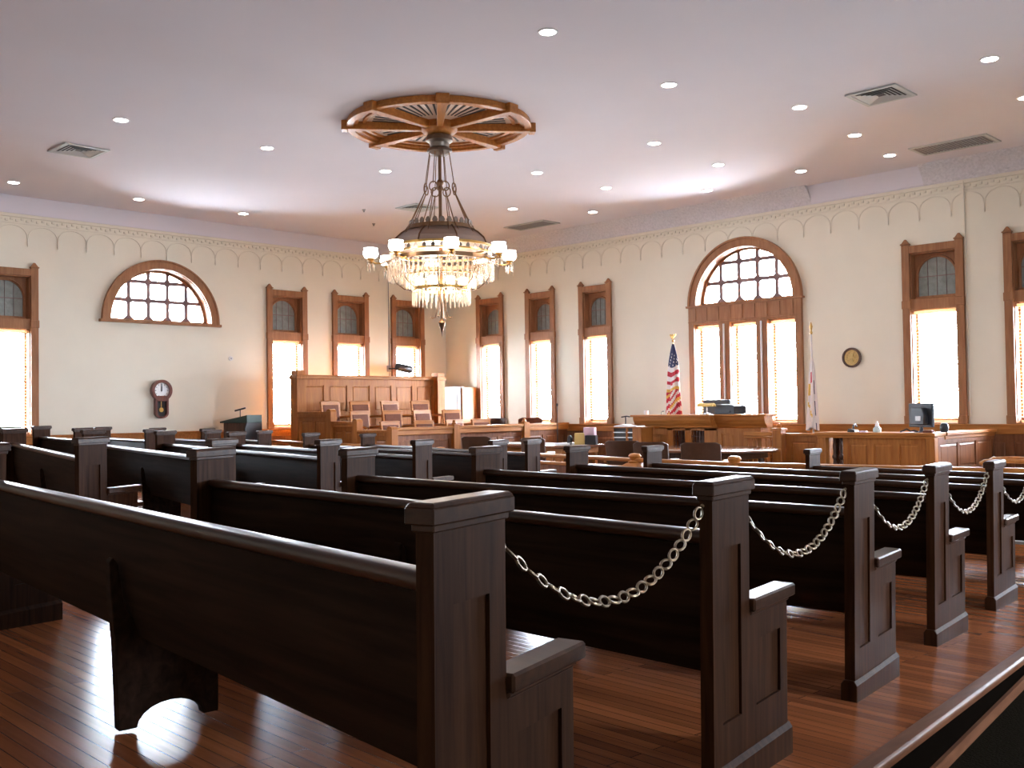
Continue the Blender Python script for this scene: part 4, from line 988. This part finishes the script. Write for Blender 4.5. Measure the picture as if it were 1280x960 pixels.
# ------------------------------------------------------------------ flags
def draped_flag(x, y, kind, label):
    t = thing('standing_flag', label, 'flag', (x, y, .30 if kind == 'us' else .012))
    b = .30 if kind == 'us' else .012; H = 2.56 - b
    MB().lathe([(.12, 0), (.12, .03), (.03, .07), (.014, .1), (.012, H)], n=14).build('pole', 'brass' if kind == 'us' else 'white', t, smooth=True)
    if kind == 'us':
        mb = MB(); mb.ball((0, 0, H + .04), .026); mb.prism([(-.02, H + .07), (0, H + .08), (.07, H + .15), (.05, H + .17), (.02, H + .13), (0, H + .17), (-.02, H + .13), (-.05, H + .165), (-.065, H + .145)], -.01, .01, 'y'); mb.build('eagle_finial', 'brass', t)
    else:
        MB().lathe([(.018, H), (.026, H + .03), (.012, H + .06), (.02, H + .09), (.028, H + .13), (.008, H + .2), (0, H + .205)], n=12).build('spear_finial', 'brass', t, smooth=True)
    mb = MB(); NA, NZ = 40, 56; zt, zb = H - .02, 1.0 - b
    vs_ = []; fs = []
    for j in range(NZ + 1):
        s = j / NZ; z = zt + (zb - zt) * s
        r = (.02 + .115 * min(1, s * 1.7) ** .8 + .012 * math.sin(s * 9)) if kind == 'us' else (.012 + .10 * max(0, (s - .25)) ** .6 if s > .25 else .014)
        for i in range(NA):
            a = 2 * PI * i / NA
            fold = 1 + (.22 * math.sin(5 * a + 3 * s) + .10 * math.sin(9 * a - 4 * s)) * min(1, s * 2.5)
            vs_.append((r * fold * math.cos(a), r * fold * math.sin(a) * .75, z + (.03 * math.sin(a * 2 + s * 5)) * min(1, 3 * s)))
    for j in range(NZ):
        for i in range(NA): fs.append((j * NA + i, j * NA + (i + 1) % NA, (j + 1) * NA + (i + 1) % NA, (j + 1) * NA + i))
    mb.add(vs_, fs)
    for q in range(len(fs)):
        j, i = divmod(q, NA); s = (j + .5) / NZ; a = 2 * PI * (i + .5) / NA
        if kind == 'us':
            if s < .27: mi = 0 if not ((j * 7 + i * 3) % 11 == 0 and s > .1) else 1
            elif s < .52: mi = 1 if int((s - .27 + .012 * math.sin(a)) / .048) % 2 == 0 else 2
            elif s < .545: mi = 3
            else:
                d = math.sin(a * 1.0 + s * 14)
                mi = 3 if abs(((a * .9 + s * 9) % 2.2) - .2) < .16 else (2 if int((s * 22 + a * 2.3)) % 2 else 1)
                if s > .97: mi = 3
        else:
            mi = 0
            if .38 < s < .50 and -1.9 < math.atan2(math.sin(a), math.cos(a)) < -1.2: mi = 1
            if .50 < s < .62 and -2.3 < math.atan2(math.sin(a), math.cos(a)) < -1.8: mi = 3
            if .62 < s < .9 and abs(math.atan2(math.sin(a), math.cos(a)) + 1.9 + .6 * math.sin(s * 12)) < .13: mi = 3
            if .42 < s and abs(math.atan2(math.sin(a), math.cos(a)) + .5) < .1 and int(s * 14) % 3: mi = 2
        mb.mi[q] = mi
    mb.build('cloth', ['blue', 'flagwhite', 'red', 'fringe'] if kind == 'us' else ['flagwhite', 'red', 'blue', 'fringe'], t, smooth=True)
draped_flag(-10.78, 15.15, 'us', 'furled stars and stripes flag with gold fringe left of the arched window')
draped_flag(-8.12, 15.3, 'il', 'furled white flag with gold and coloured marks right of the arched window')

# ------------------------------------------------------------------ ceiling fixtures
dl = {'a': (-6.62, 7.30, 'nearest the top edge of the photo'), 'b': (-6.77, 9.53, 'next after the one nearest the top edge'), 'c': (-6.17, 11.46, 'just left of the square vent at upper right'),
      'd': (-3.87, 11.38, 'above the square vent near the right edge'), 'e': (-8.44, 11.50, 'third from the top edge towards the arched window'), 'f': (-6.30, 13.23, 'between the square vent and the long grille at right'),
      'g': (-8.54, 13.28, 'above the arched window, second row from the front wall'), 'h': (-7.88, 14.63, 'near the front wall left of the smooth cove patch'), 'i': (-6.46, 14.70, 'beside the long grille at right'),
      'j': (-9.70, 14.72, 'near the front wall directly above the arched window'), 'k': (-12.25, 14.70, 'beside the grille left of the arched window'), 'l': (-10.74, 13.25, 'midway between the chandelier and the arched window'),
      'm': (-10.77, 11.57, 'just right of the chandelier cables'), 'n': (-13.04, 13.33, 'above the corner windows beside the middle grille'), 'o': (-12.32, 5.56, 'furthest from the medallion on its left, high up'),
      'p': (-12.28, 7.64, 'left of the medallion, middle height'), 'q': (-12.27, 9.73, 'below left edge of the medallion beside the cables'), 'r': (-16.78, 5.82, 'by the left wall at the left edge'),
      's': (-16.71, 7.85, 'by the left wall above the half-round window'), 't': (-16.67, 9.85, 'by the left wall furthest from the camera'), 'u': (-4.07, 13.16, 'cut by the right edge of the photo')}
proto = None
for k_, (x, y, lb) in dl.items():
    if proto is None:
        t = thing('recessed_downlight', '', 'ceiling light', (x, y, CEIL), 0, 'round recessed downlights'); proto = t
        MB().ring(.082, .105, -.006, .0, n=28).build('trim_ring', 'white', t, smooth=False)
        MB().lathe([(.083, -.001), (.07, -.008), (.0, -.011)], n=24).build('lens', 'lamp', t, smooth=True)
    else:
        t = copy_tree(proto); t.location = (x, y, CEIL)
    t['label'] = 'round ceiling light ' + lb
def square_vent(x, y, s, label, rz=0.0):
    t = thing('ceiling_vent', label, 'vent', (x, y, CEIL), rz, 'square ceiling vents')
    mb = MB(); mb.prism(rectl(-s, s, -s, s), -.02, 0, 'z', [rectl(-s + .05, s - .05, -s + .05, s - .05)]); mb.build('frame', 'vent', t, bevel=.003)
    MB().box(-s + .05, s - .05, -s + .05, s - .05, -.004, -.001).build('backing', 'ventdark', t)
    mb = MB()
    for q in range(4):
        mb.T = Matrix.Rotation(q * PI / 2, 4, 'Z')
        for i in range(5):
            d = .05 + (s - .09) * i / 5; z = -.005
            mb.add([(-d, d, z), (d, d, z), (d + .028, d + .028, z - .012), (-d - .028, d + .028, z - .012), (-d, d, z + .003), (d, d, z + .003), (d + .028, d + .028, z - .010), (-d - .028, d + .028, z - .010)],
                   [(0, 1, 2, 3), (7, 6, 5, 4), (0, 4, 5, 1), (1, 5, 6, 2), (2, 6, 7, 3), (3, 7, 4, 0)])
    mb.build('louvres', 'vent', t)
square_vent(-14.13, 5.77, .31, 'square louvred ceiling vent at the far left of the ceiling')
square_vent(-5.24, 11.72, .31, 'square louvred ceiling vent at upper right')
square_vent(-14.10, 11.92, .29, 'square ceiling vent seen behind the chandelier cables')
def long_grille(x, y, lx, ly, label):
    t = thing('return_grille', label, 'vent', (x, y, CEIL), 0, 'long ceiling grilles')
    mb = MB(); mb.prism(rectl(-lx, lx, -ly, ly), -.02, 0, 'z', [rectl(-lx + .05, lx - .05, -ly + .05, ly - .05)]); mb.build('frame', 'vent', t, bevel=.003)
    mb = MB(); mb.box(-lx + .05, lx - .05, -ly + .05, ly - .05, -.004, -.001)
    for i in range(22):
        xx = -lx + .06 + (2 * lx - .12) * i / 21; mb.box(xx - .006, xx + .006, -ly + .05, ly - .05, -.012, -.003)
    mb.build('mesh_panel', 'grille', t)
long_grille(-5.55, 14.79, .55, .29, 'long grey return grille near the front wall at the right')
long_grille(-13.95, 14.80, .55, .26, 'long grey return grille near the front wall by the room corner')
for x, y, lb in ((-14.9, 11.3, 'tiny sprinkler head on the ceiling left of the chandelier cables'), (-15.9, 12.3, 'tiny sprinkler head on the ceiling near the left wall')):
    o = MB().lathe([(0, -.05), (.02, -.045), (.012, -.03), (.03, -.01), (.035, 0)], n=12).build('sprinkler_head', 'grille', smooth=True); o.location = (x, y, CEIL); tag(o, lb, 'sprinkler', 'ceiling sprinkler heads')

# ------------------------------------------------------------------ medallion and chandelier
CX, CY = -9.72, 8.60
t = thing('ceiling_medallion', 'round oak ceiling medallion with eight spokes above the chandelier', 'medallion', (CX, CY, CEIL), math.atan2(-CY, -CX) + R(2))
MB().lathe([(1.13, -.012), (1.13, 0)], n=64).build('base_disc', 'slotwhite', t)
mb = MB(); mb.ring(1.04, 1.18, -.055, 0, n=64); mb.ring(1.10, 1.19, -.085, -.05, n=64); mb.build('outer_ring', 'oak', t, bevel=.006)
MB().ring(.94, .98, -.04, -.01, n=64).build('inner_ring', 'oak', t)
mb = MB()
for q in range(8):
    for i in range(6):
        a = 2 * PI * q / 8 + (i + 1) * (2 * PI / 8) / 7
        mb.T = Matrix.Rotation(a, 4, 'Z'); w_ = .009
        mb.add([(.42, -w_ * .6, -.02), (.86, -w_ * 1.6, -.02), (.86, w_ * 1.6, -.02), (.42, w_ * .6, -.02), (.42, -w_ * .6, -.011), (.86, -w_ * 1.6, -.011), (.86, w_ * 1.6, -.011), (.42, w_ * .6, -.011)],
               [(0, 3, 2, 1), (4, 5, 6, 7), (0, 1, 5, 4), (1, 2, 6, 5), (2, 3, 7, 6), (3, 0, 4, 7)])
mb.build('slots', 'ventdark', t)
for q in range(8):
    mb = MB(); mb.T = Matrix.Rotation(2 * PI * q / 8, 4, 'Z')
    mb.add([(.12, -.035, -.11), (1.22, -.065, -.11), (1.22, .065, -.11), (.12, .035, -.11), (.12, -.035, -.0), (1.22, -.065, -.0), (1.22, .065, -.0), (.12, .035, -.0)],
           [(0, 3, 2, 1), (4, 5, 6, 7), (0, 1, 5, 4), (1, 2, 6, 5), (2, 3, 7, 6), (3, 0, 4, 7)])
    mb.box(1.17, 1.25, -.08, .08, -.12, 0); mb.build('spoke', 'oak', t, bevel=.006)
MB().lathe([(.24, 0), (.24, -.10), (.20, -.14), (.16, -.16), (0, -.16)], n=32).build('hub', 'oak', t, smooth=True)

c = thing('crystal_chandelier', 'large brass and crystal chandelier with lit glass globes', 'chandelier', (CX, CY, 0))
MB().lathe([(.10, 4.96), (.165, 4.94), (.175, 4.88), (.13, 4.85), (.12, 4.80), (.16, 4.77), (.165, 4.74), (.10, 4.70), (.03, 4.69)], n=28).build('canopy', 'silver', c, smooth=True)
MB().lathe([(.022, 2.95), (.022, 4.72)], n=12).build('stem', 'bronze', c, smooth=True)
MB().lathe([(.03, 4.24), (.045, 4.26), (.03, 4.30), (.05, 4.34), (.03, 4.38)], n=12).build('stem_knop', 'bronze', c, smooth=True)
N8 = 8
for q in range(N8):
    a = 2 * PI * (q + .5) / N8; ca, sa = math.cos(a), math.sin(a)
    mb = MB(); mb.tube([(.13 * ca, .13 * sa, 4.76), (.20 * ca, .20 * sa, 4.30)], .006, 5)
    for da in (-.16, .16): mb.tube([(.20 * ca, .20 * sa, 4.22), (.40 * math.cos(a + da * .6), .40 * math.sin(a + da * .6), 3.80), (.60 * math.cos(a + da), .60 * math.sin(a + da), 3.50)], .006, 5)
    mb.build('cable', 'bronze', c)
    mb = MB(); pts = [(.20 * ca + .055 * math.cos(b_) * -sa, .20 * sa + .055 * math.cos(b_) * ca, 4.26 + .06 * math.sin(b_)) for b_ in [2 * PI * i / 16 for i in range(16)]]
    mb.tube(pts, .008, 6, closed=True); mb.build('cable_ring', 'bronze', c, smooth=True)
# dome shade in eight panels
MB().lathe([(.64, 3.50), (.60, 3.585), (.52, 3.66), (.42, 3.725)], n=8, a0=PI / 8).build('dome_shade', 'shadewood', c)
mb = MB(); mb.ring(.385, .43, 3.715, 3.765, n=40); mb.build('crown_ring', 'bronze', c, smooth=False)
for q in range(28):
    a = 2 * PI * q / 28; mb = MB(); mb.T = Matrix.Translation((.40 * math.cos(a), .40 * math.sin(a), 3.765)) @ Matrix.Rotation(a, 4, 'Z')
    mb.prism([(-.025, 0), (.025, 0), (.036, .03), (.02, .065), (0, .075), (-.02, .065), (-.036, .03)], -.004, .004, 'x'); mb.build('crown_leaf', 'silver', c)
for q in range(8):
    mb = MB(); a = PI / 8 + 2 * PI * q / 8; mb.tube([(.645 * math.cos(a), .645 * math.sin(a), 3.495), (.605 * math.cos(a), .605 * math.sin(a), 3.59), (.525 * math.cos(a), .525 * math.sin(a), 3.665), (.425 * math.cos(a), .425 * math.sin(a), 3.73)], .010, 6); mb.build('dome_rib', 'bronze', c, smooth=True)
mb = MB(); mb.ring(.63, .665, 3.48, 3.51, n=48); mb.ring(.615, .66, 3.405, 3.425, n=48)
mb.build('gallery', 'brass', c)
for q in range(36):
    mb = MB(); a = 2 * PI * q / 36; mb.T = Matrix.Translation((.64 * math.cos(a), .64 * math.sin(a), 3.425)) @ Matrix.Rotation(a, 4, 'Z')
    mb.prism([(-.02, 0), (.02, 0), (.03, .025), (0, .06), (-.03, .025)], -.003, .003, 'x'); mb.build('gallery_leaf', 'silver', c)
mb = MB(); mb.ring(.655, .70, 3.30, 3.35, n=48); mb.build('main_ring', 'bronze', c)
mb = MB(); mb.ring(.355, .385, 2.945, 2.985, n=40); mb.build('lower_ring', 'brass', c)
mb = MB(); mb.ring(.44, .455, 3.13, 3.15, n=40); mb.build('middle_ring', 'brass', c)
def prism_mesh(L, w_):
    mb = MB(); mb.lathe([(0, 0), (w_ * .55, -.012), (w_ * .6, -.03)], n=6); mb.lathe([(w_ * .3, -.034), (w_, -.05), (w_ * .8, -L + .03), (0, -L)], n=6); return mb
pU = pL_ = None
for q in range(60):
    a = 2 * PI * q / 60
    if pU is None: pU = prism_mesh(.245, .014).build('crystal_prism', 'crystal', c); o = pU
    else: o = pU.copy(); col.objects.link(o); o.parent = c
    o.location = (.675 * math.cos(a), .675 * math.sin(a), 3.30)
for q in range(36):
    a = 2 * PI * q / 36
    if pL_ is None: pL_ = prism_mesh(.20, .014).build('crystal_prism', 'crystal', c); o = pL_
    else: o = pL_.copy(); col.objects.link(o); o.parent = c
    o.location = (.37 * math.cos(a), .37 * math.sin(a), 2.945)
mb = MB(); rnd = random.Random(3)
for rr_, zz, nn, LL in ((.60, 3.28, 52, .20), (.52, 3.22, 44, .20), (.447, 3.13, 40, .18), (.25, 2.93, 26, .13)):
    pm = prism_mesh(LL, .012)
    for q in range(nn):
        a = 2 * PI * q / nn + rr_; off = Vector((rr_ * math.cos(a), rr_ * math.sin(a), zz)); b0 = len(mb.v)
        mb.v += [v + off for v in pm.v]; mb.f += [[b0 + i for i in f] for f in pm.f]; mb.mi += [0] * len(pm.f)
o = mb.build('crystal_fringe', 'crystal', c); o['kind'] = 'stuff'
# eight outer lamps on arms
a00 = math.atan2(-CY, -CX)   # towards the camera
for q in range(8):
    a = a00 + R(8) + 2 * PI * q / 8; ca, sa = math.cos(a), math.sin(a); r_ = .90
    ar = MB(); ar.tube([(.69 * ca, .69 * sa, 3.32), (.76 * ca, .76 * sa, 3.285), (.84 * ca, .84 * sa, 3.285), (.90 * ca, .90 * sa, 3.31)], .011, 8)
    ar.lathe([(.015, 3.28), (.035, 3.30), (.02, 3.315), (.05, 3.335), (.052, 3.345)], r_ * ca, r_ * sa, 14); arm = ar.build('lamp_arm', 'brass', c, smooth=True)
    MB().lathe([(.035, 3.34), (.075, 3.355), (.097, 3.395), (.094, 3.435), (.082, 3.455), (.09, 3.475), (.082, 3.475), (.07, 3.45)], r_ * ca, r_ * sa, 20).build('glass_globe', 'globe', arm, smooth=True)
    mb = MB()
    for i in range(7):
        b_ = 2 * PI * i / 7; pm = prism_mesh(.15 if i % 2 else .12, .010); off = Vector((r_ * ca + .045 * math.cos(b_), r_ * sa + .045 * math.sin(b_), 3.315)); b0 = len(mb.v)
        mb.v += [v + off for v in pm.v]; mb.f += [[b0 + i2 for i2 in f] for f in pm.f]; mb.mi += [0] * len(pm.f)
    mb.build('lamp_prisms', 'crystal', arm)
for q in range(8):
    a = a00 + R(22) + 2 * PI * q / 8
    mb = MB(); mb.lathe([(.02, 2.99), (.04, 3.01), (.06, 3.05), (.055, 3.085), (.03, 3.10), (0, 3.105)], .30 * math.cos(a), .30 * math.sin(a), 12); mb.build('inner_bulb', 'bulb', c, smooth=True)
mb = MB()
for q in range(8):
    a = 2 * PI * q / 8; ca, sa = math.cos(a), math.sin(a)
    mb.tube([(.66 * ca, .66 * sa, 3.32), (.64 * ca, .64 * sa, 3.18), (.58 * ca, .58 * sa, 3.05), (.48 * ca, .48 * sa, 2.97), (.37 * ca, .37 * sa, 2.955)], .007, 6)
    mb.tube([(.36 * ca, .36 * sa, 2.97), (.18 * ca, .18 * sa, 2.99), (.02 * ca, .02 * sa, 3.0)], .007, 6)
mb.build('scroll_arms', 'bronze', c, smooth=True)
mb = MB(); mb.lathe([(.0, 2.34), (.008, 2.40), (.02, 2.44), (.04, 2.50), (.05, 2.53), (.03, 2.56), (.02, 2.60), (.028, 2.64), (.02, 2.97)], n=14)
for q in range(4):
    a = PI * q / 2 + .5; ca, sa = math.cos(a), math.sin(a)
    mb.tube([(.035 * ca, .035 * sa, 2.95), (.05 * ca, .05 * sa, 2.80), (.06 * ca, .06 * sa, 2.68), (.09 * ca, .09 * sa, 2.60), (.13 * ca, .13 * sa, 2.59), (.14 * ca, .14 * sa, 2.61)], .008, 6)
mb.build('bottom_finial', 'bronze', c, smooth=True)
# the chandelier's own light
for dz, e in ((3.40, CHANDELIER_W * .5), (3.05, CHANDELIER_W * .5)):
    L = bpy.data.lights.new('chandelier_glow', 'POINT'); L.energy = e; L.color = (1.0, .92, .84); L.shadow_soft_size = .25
    o = bpy.data.objects.new('chandelier_glow', L); col.objects.link(o); o.location = (0, 0, dz); o.parent = c
